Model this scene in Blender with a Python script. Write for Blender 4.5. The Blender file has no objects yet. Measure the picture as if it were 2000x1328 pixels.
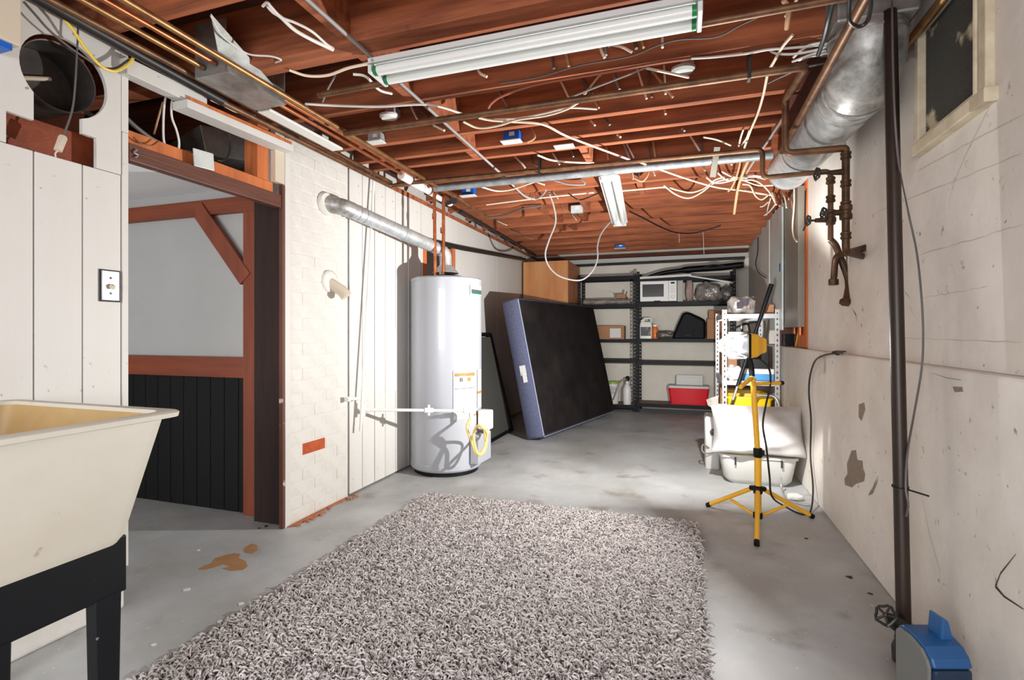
import bpy, bmesh, math, random
import numpy as np
from mathutils import Vector, Matrix, geometry
random.seed(7); rng = np.random.default_rng(7)
scene = bpy.context.scene
COL = scene.collection
# ------------------------------------------------------------------ camera
S, C, H = 0.316228, 0.948683, 1.10            # yaw (sin, cos) and lens height
cd = bpy.data.cameras.new('camera'); cam = bpy.data.objects.new('camera', cd); COL.objects.link(cam)
cd.sensor_width = 36.0; cd.lens = 18.0; cd.shift_y = -0.007; cd.clip_start = 0.02
cam.location = (0, 0, H); cam.rotation_euler = (math.pi/2, 0, math.atan2(S, C))
scene.camera = cam
# ------------------------------------------------------------------ world, lights, exposure
w = bpy.data.worlds.new('world'); scene.world = w; w.use_nodes = True
w.node_tree.nodes['Background'].inputs[0].default_value = (0.75, 0.85, 1, 1)
w.node_tree.nodes['Background'].inputs[1].default_value = 0.6
vs = scene.view_settings; vs.view_transform = 'Standard'; vs.look = 'None'; vs.gamma = 1; vs.use_curve_mapping = False
vs.exposure = 0.66
def area(name, loc, target, sx, sy, power, col=(1, 1, 1), spread=math.pi):
    l = bpy.data.lights.new(name, 'AREA'); l.shape = 'RECTANGLE'; l.size = sx; l.size_y = sy; l.energy = power; l.color = col; l.spread = spread
    o = bpy.data.objects.new(name, l); COL.objects.link(o); o.location = loc
    d = Vector(target) - Vector(loc); o.rotation_euler = d.to_track_quat('-Z', 'Y').to_euler()
    return o
# fill light added behind the photographer, at an invented opening in the front wall
area('camera_side_fill', (-0.65, -2.38, 1.35), (-0.65, 0.3, -0.1), 2.3, 1.3, 60, (0.97, 0.98, 1.0), 2.3)
# fill light added in the side room beyond the doorway, aimed upwards
area('side_room_fill', (-3.3, -2.0, 0.5), (-3.2, 1.2, 2.1), 1.4, 0.7, 46, (0.94, 0.97, 1.0))
# ------------------------------------------------------------------ helpers
def lin(c):
    return tuple(((v/255)/12.92 if v/255 <= 0.04045 else ((v/255+0.055)/1.055)**2.4) for v in c)
def ray(px, py): t = (px-1000)/1000; return Vector((-S+C*t, C+S*t, (650-py)/1000))
ORG = Vector((0, 0, H))
def PX(px, py, X): r = ray(px, py); return ORG + r*(X/r.x)
def PY(px, py, Y): r = ray(px, py); return ORG + r*(Y/r.y)
def PZ(px, py, Z): r = ray(px, py); return ORG + r*((Z-H)/r.z)
def PD(px, py, d): return ORG + ray(px, py)*d

def mat(name, col, rough=0.55, metal=0.0, col2=None, scale=6, fac=0.6, bump=0.0, bscale=40, stretch=(1, 1, 1), spec=0.5, specks=None, trans=0.0, emit=None, alpha=None, wave=None, ramp=(0.35, 0.65), coat=0, attr=None):
    m = bpy.data.materials.new(name); m.use_nodes = True; nt = m.node_tree; N = nt.nodes; L = nt.links
    b = N['Principled BSDF']; c1 = lin(col)+(1,)
    b.inputs['Base Color'].default_value = c1; b.inputs['Roughness'].default_value = rough; b.inputs['Metallic'].default_value = metal
    b.inputs['Specular IOR Level'].default_value = spec; b.inputs['Transmission Weight'].default_value = trans
    if coat: b.inputs['Coat Weight'].default_value = coat
    if alpha is not None: b.inputs['Alpha'].default_value = alpha
    if emit: b.inputs['Emission Color'].default_value = lin(emit[0])+(1,); b.inputs['Emission Strength'].default_value = emit[1]
    tc = N.new('ShaderNodeTexCoord'); mp = N.new('ShaderNodeMapping'); L.new(tc.outputs['Object'], mp.inputs[0]); mp.inputs['Scale'].default_value = stretch
    out = None
    if col2:
        nz = N.new('ShaderNodeTexNoise'); nz.inputs['Scale'].default_value = scale; nz.inputs['Detail'].default_value = 6; nz.inputs['Roughness'].default_value = 0.62
        L.new(mp.outputs[0], nz.inputs[0])
        rp = N.new('ShaderNodeMapRange'); rp.inputs[1].default_value = ramp[0]; rp.inputs[2].default_value = ramp[1]; rp.inputs[4].default_value = fac
        L.new(nz.outputs[0], rp.inputs[0])
        mx = N.new('ShaderNodeMix'); mx.data_type = 'RGBA'; L.new(rp.outputs[0], mx.inputs[0]); mx.inputs[6].default_value = c1; mx.inputs[7].default_value = lin(col2)+(1,)
        out = mx.outputs[2]
    if attr:
        at = N.new('ShaderNodeAttribute'); at.attribute_name = attr[0]
        mx = N.new('ShaderNodeMix'); mx.data_type = 'RGBA'; L.new(at.outputs['Fac'], mx.inputs[0])
        if out: L.new(out, mx.inputs[6])
        else: mx.inputs[6].default_value = c1
        mx.inputs[7].default_value = lin(attr[1])+(1,); out = mx.outputs[2]
    for sp in (specks or []):
        sc, ssc, lo, hi = sp[:4]; f = sp[4] if len(sp) > 4 else 1.0; st = sp[5] if len(sp) > 5 else (1, 1, 1)
        m2 = N.new('ShaderNodeMapping'); m2.inputs['Scale'].default_value = st; m2.inputs['Location'].default_value = (ssc*0.37, 3.1, 1.7); L.new(tc.outputs['Object'], m2.inputs[0])
        nz = N.new('ShaderNodeTexNoise'); nz.inputs['Scale'].default_value = ssc; nz.inputs['Detail'].default_value = 5; L.new(m2.outputs[0], nz.inputs[0])
        rp = N.new('ShaderNodeMapRange'); rp.inputs[1].default_value = lo; rp.inputs[2].default_value = hi; rp.inputs[4].default_value = f; L.new(nz.outputs[0], rp.inputs[0])
        mx = N.new('ShaderNodeMix'); mx.data_type = 'RGBA'; L.new(rp.outputs[0], mx.inputs[0])
        if out: L.new(out, mx.inputs[6])
        else: mx.inputs[6].default_value = c1
        mx.inputs[7].default_value = lin(sc)+(1,); out = mx.outputs[2]
    if out: L.new(out, b.inputs['Base Color'])
    if bump:
        nb = N.new('ShaderNodeTexNoise'); nb.inputs['Scale'].default_value = bscale; nb.inputs['Detail'].default_value = 5; L.new(mp.outputs[0], nb.inputs[0])
        bp = N.new('ShaderNodeBump'); bp.inputs['Strength'].default_value = bump; bp.inputs['Distance'].default_value = 0.01; L.new(nb.outputs[0], bp.inputs['Height']); L.new(bp.outputs[0], b.inputs['Normal'])
    return m

class MB:
    def __init__(s): s.v = []; s.f = []
    def add(s, vs, fs):
        o = len(s.v); s.v += [Vector(p) for p in vs]; s.f += [[i+o for i in f] for f in fs]; return s
    def box(s, a, b):
        x0, y0, z0 = (min(a[i], b[i]) for i in range(3)); x1, y1, z1 = (max(a[i], b[i]) for i in range(3))
        return s.add([(x0,y0,z0),(x1,y0,z0),(x1,y1,z0),(x0,y1,z0),(x0,y0,z1),(x1,y0,z1),(x1,y1,z1),(x0,y1,z1)],
                     [(0,3,2,1),(4,5,6,7),(0,1,5,4),(1,2,6,5),(2,3,7,6),(3,0,4,7)])
    def obox(s, c, ax, ay, az):     # centre and three half-axis vectors
        c = Vector(c); ax, ay, az = Vector(ax), Vector(ay), Vector(az)
        v = [c+i*ax+j*ay+k*az for k in (-1, 1) for j in (-1, 1) for i in (-1, 1)]
        f = [(0,2,3,1),(4,5,7,6),(0,1,5,4),(1,3,7,5),(3,2,6,7),(2,0,4,6)]
        if ax.cross(ay).dot(az) < 0: f = [q[::-1] for q in f]
        return s.add(v, f)
    def bar(s, p, q, w, h, up=(0, 0, 1)):    # rectangular bar from p to q
        p, q = Vector(p), Vector(q); d = (q-p); n = d.normalized(); u = Vector(up)
        sd = n.cross(u)
        if sd.length < 1e-4: sd = n.cross(Vector((1, 0, 0)))
        sd.normalize(); u = sd.cross(n)
        return s.obox((p+q)/2, d/2, sd*w/2, u*h/2)
    def tube(s, pts, r, n=8, caps=True, flat=None):
        P = [Vector(p) for p in pts]; k = len(P); R = r if isinstance(r, (list, tuple)) else [r]*k
        T = [(P[min(i+1, k-1)]-P[max(i-1, 0)]).normalized() for i in range(k)]
        a = Vector((0, 0, 1)) if abs(T[0].z) < 0.9 else Vector((1, 0, 0)); u = T[0].cross(a).normalized(); o = len(s.v)
        for i in range(k):
            u = (u - T[i]*u.dot(T[i]))
            if u.length < 1e-6: u = T[i].orthogonal()
            u.normalize(); w_ = T[i].cross(u)
            for j in range(n):
                A = 2*math.pi*j/n; s.v.append(P[i]+(u*math.cos(A)+w_*math.sin(A)*(flat or 1))*R[i])
        for i in range(k-1):
            for j in range(n):
                j2 = (j+1) % n; s.f.append([o+i*n+j, o+i*n+j2, o+(i+1)*n+j2, o+(i+1)*n+j])
        if caps: s.f.append([o+j for j in range(n)][::-1]); s.f.append([o+(k-1)*n+j for j in range(n)])
        return s
    def lathe(s, prof, c=(0, 0, 0), n=32, axis=(0, 0, 1), a0=0, a1=2*math.pi, caps=True):
        c = Vector(c); ax = Vector(axis).normalized(); u = ax.orthogonal().normalized() if abs(ax.z) < 0.99 else Vector((1, 0, 0)); w_ = ax.cross(u); o = len(s.v); full = abs(a1-a0-2*math.pi) < 1e-6
        m = n if full else n+1; k = len(prof)
        for r, z in prof:
            for j in range(m):
                A = a0+(a1-a0)*j/n; s.v.append(c+(u*math.cos(A)+w_*math.sin(A))*r+ax*z)
        for i in range(k-1):
            for j in range(n):
                j2 = (j+1) % m; s.f.append([o+i*m+j, o+i*m+j2, o+(i+1)*m+j2, o+(i+1)*m+j])
        if full and caps:
            if prof[0][0] > 1e-5: s.f.append([o+j for j in range(m)][::-1])
            if prof[-1][0] > 1e-5: s.f.append([o+(k-1)*m+j for j in range(m)])
        return s
    def cyl(s, p, q, r, n=16): return s.tube([p, q], r, n)
    def sph(s, c, r, n=12, sc=(1, 1, 1)):
        c = Vector(c); o = len(s.v); m = n//2
        for i in range(m+1):
            for j in range(n):
                th = math.pi*i/m; ph = 2*math.pi*j/n
                s.v.append(c+Vector((sc[0]*r*math.sin(th)*math.cos(ph), sc[1]*r*math.sin(th)*math.sin(ph), sc[2]*r*math.cos(th))))
        for i in range(m):
            for j in range(n):
                j2 = (j+1) % n; s.f.append([o+i*n+j, o+(i+1)*n+j, o+(i+1)*n+j2, o+i*n+j2])
        return s
    def prism(s, poly, d, holes=()):    # closed planar outline (3D points) extruded by vector d
        P = [Vector(p) for p in poly]; d = Vector(d); loops = [P]+[[Vector(p) for p in h] for h in holes]
        flat = [p for l in loops for p in l]; tris = geometry.tessellate_polygon(loops); n = len(flat); o = len(s.v)
        s.v += flat + [p+d for p in flat]
        for t in tris:
            nn = (flat[t[1]]-flat[t[0]]).cross(flat[t[2]]-flat[t[0]]); t = list(t)
            if nn.dot(d) > 0: t = t[::-1]
            s.f.append([o+i for i in t]); s.f.append([o+n+i for i in t[::-1]])
        st = 0
        for l in loops:
            for i in range(len(l)):
                j = (i+1) % len(l); s.f.append([o+st+i, o+st+j, o+n+st+j, o+n+st+i])
            st += len(l)
        return s
WORLD = {}
def mk(name, mb, m, parent=None, label=None, cat=None, group=None, kind=None, smooth=None, bevel=0, fix=True, sub=0):
    me = bpy.data.meshes.new(name); V = np.array([tuple(v) for v in mb.v], dtype=float)
    lo, hi = V.min(0), V.max(0); org = Vector(((lo[0]+hi[0])/2, (lo[1]+hi[1])/2, lo[2]))
    me.from_pydata([tuple(v-org) for v in mb.v], [], mb.f); me.update()
    if fix:
        bm = bmesh.new(); bm.from_mesh(me); bmesh.ops.recalc_face_normals(bm, faces=bm.faces); bm.to_mesh(me); bm.free()
    if smooth:
        for p in me.polygons: p.use_smooth = True
        me.set_sharp_from_angle(angle=math.radians(smooth if smooth > 1 else 42))
    me.materials.append(m)
    o = bpy.data.objects.new(name, me); COL.objects.link(o)
    if parent is not None: o.parent = parent; o.location = org-WORLD[parent]
    else: o.location = org
    WORLD[o] = org
    if sub:
        s_ = o.modifiers.new('subdivision', 'SUBSURF'); s_.levels = s_.render_levels = sub
    if bevel:
        b = o.modifiers.new('bevel', 'BEVEL'); b.width = bevel; b.segments = 2; b.limit_method = 'ANGLE'
    tag(o, label, cat, group, kind); return o
def tag(o, label=None, cat=None, group=None, kind=None):
    for k, v in (('label', label), ('category', cat), ('group', group), ('kind', kind)):
        if v: o[k] = v
def empty(name, loc, label=None, cat=None, group=None, kind=None):
    o = bpy.data.objects.new(name, None); COL.objects.link(o); o.location = loc; o.empty_display_size = 0.1
    WORLD[o] = Vector(loc); tag(o, label, cat, group, kind); return o
def dup(src, delta, parent=None, keep=True, label=None):
    c = src.copy(); COL.objects.link(c); d = Vector(delta); WORLD[c] = WORLD[src]+d
    if parent is None: c.parent = None; c.location = WORLD[c]
    else: c.parent = parent; c.location = WORLD[c]-WORLD[parent]
    if label: c['label'] = label
    for ch in src.children:
        if keep: dup(ch, d, c)
    return c
def smoothp(pts, k=6):
    P = [Vector(p) for p in pts]
    if len(P) < 3: return P
    Q = [2*P[0]-P[1]]+P+[2*P[-1]-P[-2]]; out = []
    for i in range(1, len(Q)-2):
        p0, p1, p2, p3 = Q[i-1:i+3]
        for j in range(k):
            t = j/k; out.append(0.5*((2*p1)+(-p0+p2)*t+(2*p0-5*p1+4*p2-p3)*t*t+(-p0+3*p1-3*p2+p3)*t**3))
    return out+[P[-1]]
def fillet(pts, rad=0.03, k=5):
    P = [Vector(p) for p in pts]; out = [P[0]]
    for i in range(1, len(P)-1):
        a = (P[i-1]-P[i]); b = (P[i+1]-P[i]); r = min(rad, a.length*0.45, b.length*0.45); A = P[i]+a.normalized()*r; B = P[i]+b.normalized()*r
        for j in range(k+1):
            t = j/k; out.append(A*(1-t)**2+P[i]*2*t*(1-t)+B*t*t)
    return out+[P[-1]]
def blob(poly_px, plane, off, val):      # irregular outline on a plane
    return [plane(x, y, val) for x, y in poly_px]
# ------------------------------------------------------------------ materials
WHITE = mat('white_painted_wood', (214, 212, 207), 0.55, col2=(206, 202, 195), scale=3, fac=0.7, bump=0.12, bscale=18, stretch=(1, 1, 0.25), specks=[((96, 78, 62), 26, 0.70, 0.76, 0.75)])
BRICKW = mat('white_painted_brick', (220, 217, 211), 0.6, col2=(208, 203, 195), scale=9, fac=0.7, bump=0.5, bscale=30, specks=[((120, 100, 84), 34, 0.68, 0.74, 0.7)])
BRICKO = mat('bare_orange_brick', (190, 88, 42), 0.85, col2=(150, 60, 30), scale=30, bump=0.5, bscale=60)
PLASTER = mat('aged_white_plaster', (234, 228, 220), 0.7, col2=(214, 206, 195), scale=2.2, fac=0.9, bump=0.25, bscale=14, specks=[((128, 108, 88), 17, 0.68, 0.75, 0.8), ((92, 80, 70), 42, 0.71, 0.75, 0.8)])
CONC = mat('worn_painted_concrete', (176, 179, 180), 0.5, col2=(150, 148, 142), scale=1.7, fac=0.85, bump=0.08, bscale=30, specks=[((206, 206, 204), 2.4, 0.50, 0.72, 0.45), ((112, 92, 70), 4.6, 0.62, 0.74, 0.5), ((230, 230, 228), 60, 0.70, 0.73, 0.8), ((80, 72, 62), 46, 0.72, 0.75, 0.7)])
JOIST = mat('old_fir_timber', (178, 102, 64), 0.8, col2=(100, 50, 30), scale=7, fac=0.8, bump=0.15, bscale=14, stretch=(0.25, 3, 3), specks=[((60, 30, 18), 5, 0.68, 0.75, 0.8)])
STUD = mat('orange_fir_stud', (205, 118, 62), 0.65, col2=(168, 84, 42), scale=7, fac=0.8, bump=0.12, bscale=14, stretch=(3, 3, 0.25))
DARKW = mat('dark_stained_wood', (50, 30, 24), 0.65, spec=0.3, col2=(28, 18, 15), scale=9, bump=0.25, bscale=20, stretch=(4, 4, 0.3), specks=[((190, 110, 60), 6, 0.72, 0.75, 0.8)])
REDW = mat('reddish_brown_wood', (140, 66, 34), 0.5, col2=(104, 44, 22), scale=8, bump=0.12, stretch=(3, 3, 0.3))
REDH = mat('reddish_brown_rail', (140, 66, 34), 0.5, col2=(104, 44, 22), scale=8, bump=0.12, stretch=(0.3, 3, 3))
BROWNH = mat('brown_header_wood', (104, 60, 44), 0.5, col2=(76, 42, 32), scale=8, bump=0.15, stretch=(3, 0.3, 3), specks=[((200, 150, 110), 9, 0.70, 0.74, 0.6)])
GREYW = mat('grey_painted_board', (182, 180, 178), 0.75, col2=(174, 172, 170), scale=3)
EDGEW = mat('worn_brown_edge', (104, 60, 42), 0.6, col2=(70, 40, 30), scale=9, stretch=(3, 3, 0.3), specks=[((220, 210, 196), 9, 0.66, 0.70, 0.9)])
BLACKP = mat('black_stained_panel', (9, 8, 11), 0.6, spec=0.25, col2=(16, 14, 18), scale=8, stretch=(3, 3, 0.3), bump=0.1)
CEILW = mat('white_ceiling_board', (236, 236, 236), 0.7)
DECK = mat('dark_subfloor_boards', (96, 48, 28), 0.85, col2=(66, 32, 20), scale=6)
CAVITY = mat('dark_cavity_shade', (52, 42, 38), 0.95, col2=(34, 28, 26), scale=5)  # dark colour stands in for the shade deep inside the wall openings
GALV = mat('galvanized_steel', (206, 209, 209), 0.38, 0.5, col2=(168, 172, 174), scale=16, fac=0.9, bump=0.04, bscale=10)
GALVP = mat('dull_galvanized_pipe', (158, 162, 164), 0.45, 0.4, col2=(122, 126, 128), scale=18, fac=0.9)
GALVD = mat('weathered_galvanized', (200, 200, 197), 0.42, 0.5, col2=(112, 108, 102), scale=13, fac=0.9, bump=0.05)
DUCTM = mat('dusty_sheet_metal', (186, 190, 188), 0.4, 0.7, col2=(120, 118, 110), scale=9, fac=0.8)
COPPER = mat('old_copper', (206, 124, 80), 0.38, 0.85, col2=(150, 88, 58), scale=12, fac=0.8)
BRASS = mat('tarnished_brass_pipe', (176, 132, 86), 0.42, 0.75, col2=(124, 88, 58), scale=12, fac=0.8)
BROWNP = mat('tarnished_brown_pipe', (128, 92, 64), 0.48, 0.55, col2=(84, 58, 42), scale=14, fac=0.9, bump=0.06)
OLDP = mat('dark_oxidised_copper', (96, 68, 46), 0.5, 0.55, col2=(56, 42, 32), scale=18, fac=0.9, bump=0.2, bscale=60)
BLACKS = mat('black_steel_pipe', (52, 48, 46), 0.45, 0.4, col2=(34, 32, 31), scale=10)
POLE = mat('dark_bronze_pole', (46, 37, 32), 0.4, 0.4, col2=(66, 50, 40), scale=7, stretch=(1, 1, 0.2))
ENAMEL = mat('white_enamel', (168, 171, 178), 0.28, spec=0.5, coat=0.2)
WPLAST = mat('white_plastic', (232, 231, 226), 0.4)
WMETAL = mat('white_lacquered_metal', (214, 215, 214), 0.35)
TUBEM = mat('fluorescent_tube_glass', (226, 227, 224), 0.25)
GREEN = mat('green_end_cap', (20, 122, 64), 0.4)
CREAM = mat('cream_cable', (232, 214, 192), 0.5)
WHITEC = mat('white_cable', (226, 222, 214), 0.5)
GREYC = mat('grey_cable', (150, 146, 144), 0.5)
DGREY = mat('dark_grey_cable', (92, 86, 84), 0.5)
BLACKC = mat('black_cable', (22, 21, 21), 0.45)
YELC = mat('yellow_cable', (232, 196, 84), 0.45)
HOSE = mat('pale_yellow_hose', (240, 208, 120), 0.4)
BLACKPL = mat('black_plastic', (12, 12, 14), 0.5, spec=0.25, bump=0.05, bscale=80)
BLACKST = mat('black_painted_stand', (11, 14, 19), 0.45, spec=0.3, specks=[((150, 150, 150), 40, 0.72, 0.75, 0.6)])
TUB = mat('beige_laundry_tub_plastic', (214, 209, 198), 0.42, col2=(206, 196, 176), scale=4, specks=[((150, 128, 100), 20, 0.70, 0.76, 0.6)])
TUBIN = mat('stained_tub_interior', (196, 164, 112), 0.45, col2=(168, 134, 84), scale=4)
YELLOW = mat('yellow_painted_steel', (236, 176, 44), 0.4, specks=[((160, 100, 30), 24, 0.70, 0.75, 0.5)])
YELPL = mat('yellow_plastic_housing', (240, 180, 40), 0.38)
LED = mat('lit_led_strip', (255, 255, 255), 0.4, emit=((255, 255, 255), 3))
LENS = mat('clear_lamp_lens', (12, 12, 14), 0.05, alpha=0.12)
REFL = mat('dark_chrome_reflector', (38, 38, 40), 0.3, 0.8)
NAVY = mat('navy_heathered_fabric', (98, 102, 128), 0.9, col2=(66, 70, 96), scale=90, fac=0.8, stretch=(1, 0.3, 1))
BLKFAB = mat('black_dust_cover_cloth', (28, 25, 26), 0.9, spec=0.15, col2=(50, 44, 42), scale=3, fac=0.8, bump=0.05, bscale=12)
PIPING = mat('pale_blue_piping', (150, 156, 180), 0.8)
PAPER = mat('white_paper', (218, 217, 213), 0.7)
OAK = mat('oak_veneer', (206, 146, 92), 0.5, col2=(184, 108, 54), scale=3, fac=0.7, stretch=(2, 2, 0.35))
OAKE = mat('oak_veneer_side', (190, 116, 62), 0.5, col2=(166, 94, 46), scale=3, fac=0.7, stretch=(2, 2, 0.35))
SHELFB = mat('black_steel_shelving', (9, 11, 17), 0.5, spec=0.2)
SHELFW = mat('light_grey_steel_rack', (178, 178, 178), 0.4, 0.2)
CHIP = mat('particle_board', (140, 118, 98), 0.8, col2=(110, 92, 76), scale=40)
CARD = mat('cardboard', (176, 128, 92), 0.8, col2=(160, 114, 80), scale=5)
RED = mat('red_cooler_plastic', (222, 24, 40), 0.35)
COOLW = mat('grey_white_cooler_plastic', (206, 205, 200), 0.45)
SMOKE = mat('clear_crinkled_plastic', (176, 168, 160), 0.18, col2=(110, 102, 96), scale=11, fac=0.9, bump=1.0, bscale=22, trans=0.25, spec=0.7)
DARKGLASS = mat('dark_glass', (64, 62, 62), 0.12)
ORANGEP = mat('orange_bottle_plastic', (232, 130, 40), 0.35, col2=(206, 70, 26), scale=6)
LABELD = mat('printed_dark_label', (54, 50, 56), 0.5, col2=(196, 170, 160), scale=10, stretch=(2, 2, 0.6), ramp=(0.5, 0.62))
BLUE = mat('blue_junction_box', (16, 92, 190), 0.4)
PUMPB = mat('blue_pump_shell', (30, 78, 128), 0.35)
PUMPD = mat('navy_pump_body', (20, 40, 64), 0.4)
PUMPG = mat('grey_pump_face', (104, 104, 100), 0.5)
WINF = mat('cream_window_frame', (216, 204, 178), 0.6, col2=(170, 150, 120), scale=10, fac=0.6, bump=0.1)
SCREEN = mat('dusty_window_screen', (34, 37, 38), 0.8, col2=(24, 27, 29), scale=6, specks=[((176, 160, 132), 7, 0.54, 0.62, 0.8, (1, 1, 0.45)), ((190, 176, 150), 22, 0.66, 0.7, 0.8)])
GLASSB = mat('dark_outdoor_glass', (26, 34, 38), 0.1)
BAREP = mat('bare_grey_plaster', (150, 136, 120), 0.95, col2=(120, 106, 92), scale=30, bump=0.5, bscale=60)
CRACK = mat('dark_crack', (64, 54, 46), 0.95)
PANELG = mat('grey_electrical_cover', (146, 142, 130), 0.45, 0.2, col2=(132, 128, 118), scale=4)
PANELL = mat('pale_green_grey_door', (220, 226, 222), 0.4, 0.2, col2=(176, 186, 184), scale=5, fac=0.6)
PILLOW = mat('white_bagged_pillow', (206, 204, 203), 0.35, col2=(178, 172, 168), scale=4, fac=0.6, bump=0.25, bscale=9, coat=0.5)
OFFW = mat('dull_white_plastic', (190, 188, 183), 0.4, specks=[((150, 136, 118), 12, 0.66, 0.74, 0.5)])
GUN = mat('gunmetal', (70, 68, 66), 0.4, 0.7)
CHROME = mat('brushed_steel', (186, 186, 184), 0.4, 0.7, col2=(140, 140, 140), scale=20)
ORANGEL = mat('orange_print', (232, 120, 50), 0.6)
GREYPR = mat('grey_small_print', (206, 206, 206), 0.6, col2=(150, 150, 152), scale=60, stretch=(0.15, 0.15, 2.2), ramp=(0.5, 0.56))
TAPE = mat('masking_tape', (206, 192, 172), 0.8)
DUST = mat('orange_brick_dust', (176, 96, 58), 1.0, col2=(198, 140, 104), scale=30, bump=0.6, bscale=70)
RUST = mat('rusty_floor_stain', (172, 132, 92), 0.6, col2=(150, 106, 66), scale=12)
CYELLOW = mat('yellow_tote_plastic', (232, 192, 20), 0.4)
BLUEBOX = mat('printed_blue_box', (60, 140, 196), 0.5)
BACKW = mat('back_wall_plaster', (228, 222, 210), 0.7, col2=(208, 200, 186), scale=2, fac=0.7, bump=0.1)

# ------------------------------------------------------------------ structure
XL, XR, XU, YB, ZJ, ZD = -2.13, 0.82, 0.86, 7.70, 2.25, 2.49
floor = mk('floor', MB().box((-4.4, -2.6, -0.08), (1.0, 7.9, 0)), CONC, kind='structure', label='worn grey concrete basement floor')
ceiling = mk('ceiling', MB().box((-4.4, -2.6, ZD), (1.0, 7.9, ZD+0.05)), DECK, kind='structure', label='dark board subfloor above open joists')
JY = [-2.2, -1.75, -1.3, -0.85, -0.4, 0.05, 0.5, 0.95, 1.385, 1.83, 2.285, 2.74, 2.995, 3.175, 3.55, 4.03, 4.47, 4.88, 5.34, 5.76, 6.16, 6.56, 6.96, 7.36]
for i, y in enumerate(JY):
    th = 0.11 if abs(y-1.83) < 0.01 else 0.042
    zb = ZJ+random.uniform(-0.004, 0.004); x0 = -4.3 if y < 2.4 else -2.12
    if y < 2.4 and y > 0.9: x0 = -4.3
    mk('joist', MB().box((x0, y-th, zb), (0.52 if 2.0 < y < 4.0 else XU-0.004, y, ZD)), JOIST, ceiling, bevel=0.002)
for i in range(len(JY)-1):             # solid blocking between the joists
    y0, y1 = JY[i], JY[i+1]
    if y0 < 0.9 or y0 > 5.5 or i % 7 == 6: continue
    x = -1.25+random.uniform(-0.05, 0.05); t2 = 0.11 if abs(y1-1.83) < 0.01 else 0.042
    mk('blocking', MB().box((x-0.022, y0, ZJ+random.uniform(0.002, 0.02)), (x+0.022, y1-t2, ZD-0.01)), JOIST, ceiling)
for x, y0, y1 in ((-0.32, 4.03, 4.43), (-0.85, 4.47, 4.84), (-0.95, 4.88, 5.3), (-1.15, 5.34, 5.72), (-0.6, 3.175, 3.5)):
    mk('blocking', MB().box((x-0.022, y0, ZJ+0.01), (x+0.022, y1, ZD-0.01)), JOIST, ceiling)
# ---- left wall: boards, cut sheet, chimney, planks, panels
def yl(px): r = ray(px, 650); return r.y*(XL/r.x)
wall_left = mk('wall_left', MB().box((XL-0.06, -2.5, 0), (XL-0.02, 1.45, 1.70)).box((XL-0.30, 2.97, 0), (XL-0.26, YB, ZD)).box((XL-0.30, 2.44, 0), (XL-0.29, 2.9, 0.02)), WHITE, kind='structure', label='white painted board and brick wall on the left')
edges = [-2.5, -2.2, -1.9, -1.6, -1.3, -1.0, -0.7, -0.4, -0.1, 0.2, 0.5, 0.8, yl(-75), yl(0)-0.02, yl(66), yl(161), yl(237)]
for a, b in zip(edges[:-1], edges[1:]):
    mk('plank', MB().box((XL-0.019, a+0.0022, 0.19), (XL+random.uniform(-0.001, 0.0015), b-0.0022, 1.729)), WHITE, wall_left, bevel=0.002)
mk('edge_board', MB().box((XL-0.30, yl(237)+0.002, 0.16), (XL+0.004, 1.474, 1.905)), WHITE, wall_left, bevel=0.002)
cy, cz, cr = 1.255, 2.03, 0.14
a0 = math.atan2(1.931-cz, -0.099); a1 = math.atan2(1.90-cz, 0.052)
arc = []
for i in range(33):
    A = (a0 if a0 < 0 else a0) + ((a1-2*math.pi)-a0 if a1 > a0 else a1-a0)*i/32
    A2 = a0-(a0-(a1-2*math.pi))*i/32 if a1 > a0 else a0-(a0-a1)*i/32
    arc.append((cy+cr*math.cos(A2), cz+cr*math.sin(A2)))
sheet = [(-2.5, 1.731), (1.08, 1.731), (1.08, 1.837), (1.156, 1.835)]+arc+[(1.307, 1.845), (1.356, 1.845), (1.356, 1.731), (1.446, 1.731), (1.446, 2.24), (-2.5, 2.24)]
mk('cut_sheet', MB().prism([(XL-0.014, y, z) for y, z in sheet], (0.016, 0, 0)), WHITE, wall_left)
mk('edge_strip', MB().box((XL-0.014, 1.448, 1.906), (XL+0.003, 1.474, 2.24)), WHITE, wall_left)
mk('footing', MB().box((XL-0.3, -2.5, 0), (XL+0.012, 1.455, 0.185)), BRICKW, wall_left, bevel=0.012)
# cavity behind the cut sheet and above the doorway
mk('cavity_board', MB().box((XL-0.26, 0.6, 1.70), (XL-0.235, 1.46, 2.25)), REDH, wall_left)
mk('cavity_board', MB().box((XL-0.10, 1.03, 1.715), (XL-0.06, 1.40, 1.86)), REDH, wall_left)
# ---- the room beyond the doorway
wall_rear = mk('wall_side_room', MB().box((-4.3, 2.46, 0), (-2.42, 2.56, 2.26)), GREYW, kind='structure', label='grey side room wall with brown rails and black panelling')
for i in range(16):
    x = -4.28+i*0.113
    mk('panel_board', MB().box((x+0.0025, 2.448, 0.0), (min(x+0.1105, -2.521), 2.460, 0.84)), BLACKP, wall_rear, bevel=0.002)
mk('chair_rail', MB().box((-4.28, 2.425, 0.825), (-2.522, 2.46, 0.95)), REDH, wall_rear, bevel=0.003)
mk('top_rail', MB().box((-4.28, 2.425, 1.835), (-2.40, 2.46, 1.93)), REDH, wall_rear, bevel=0.003)
mk('upright', MB().box((-2.52, 2.42, 0), (-2.31, 2.46, 1.835)), REDW, wall_rear, bevel=0.003)
p, q = PY(388, 408, 2.43), PY(482, 545, 2.43)
mk('diagonal_brace', MB().bar(p, q, 0.10, 0.03, up=(0, -1, 0)), REDW, wall_rear)
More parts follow.
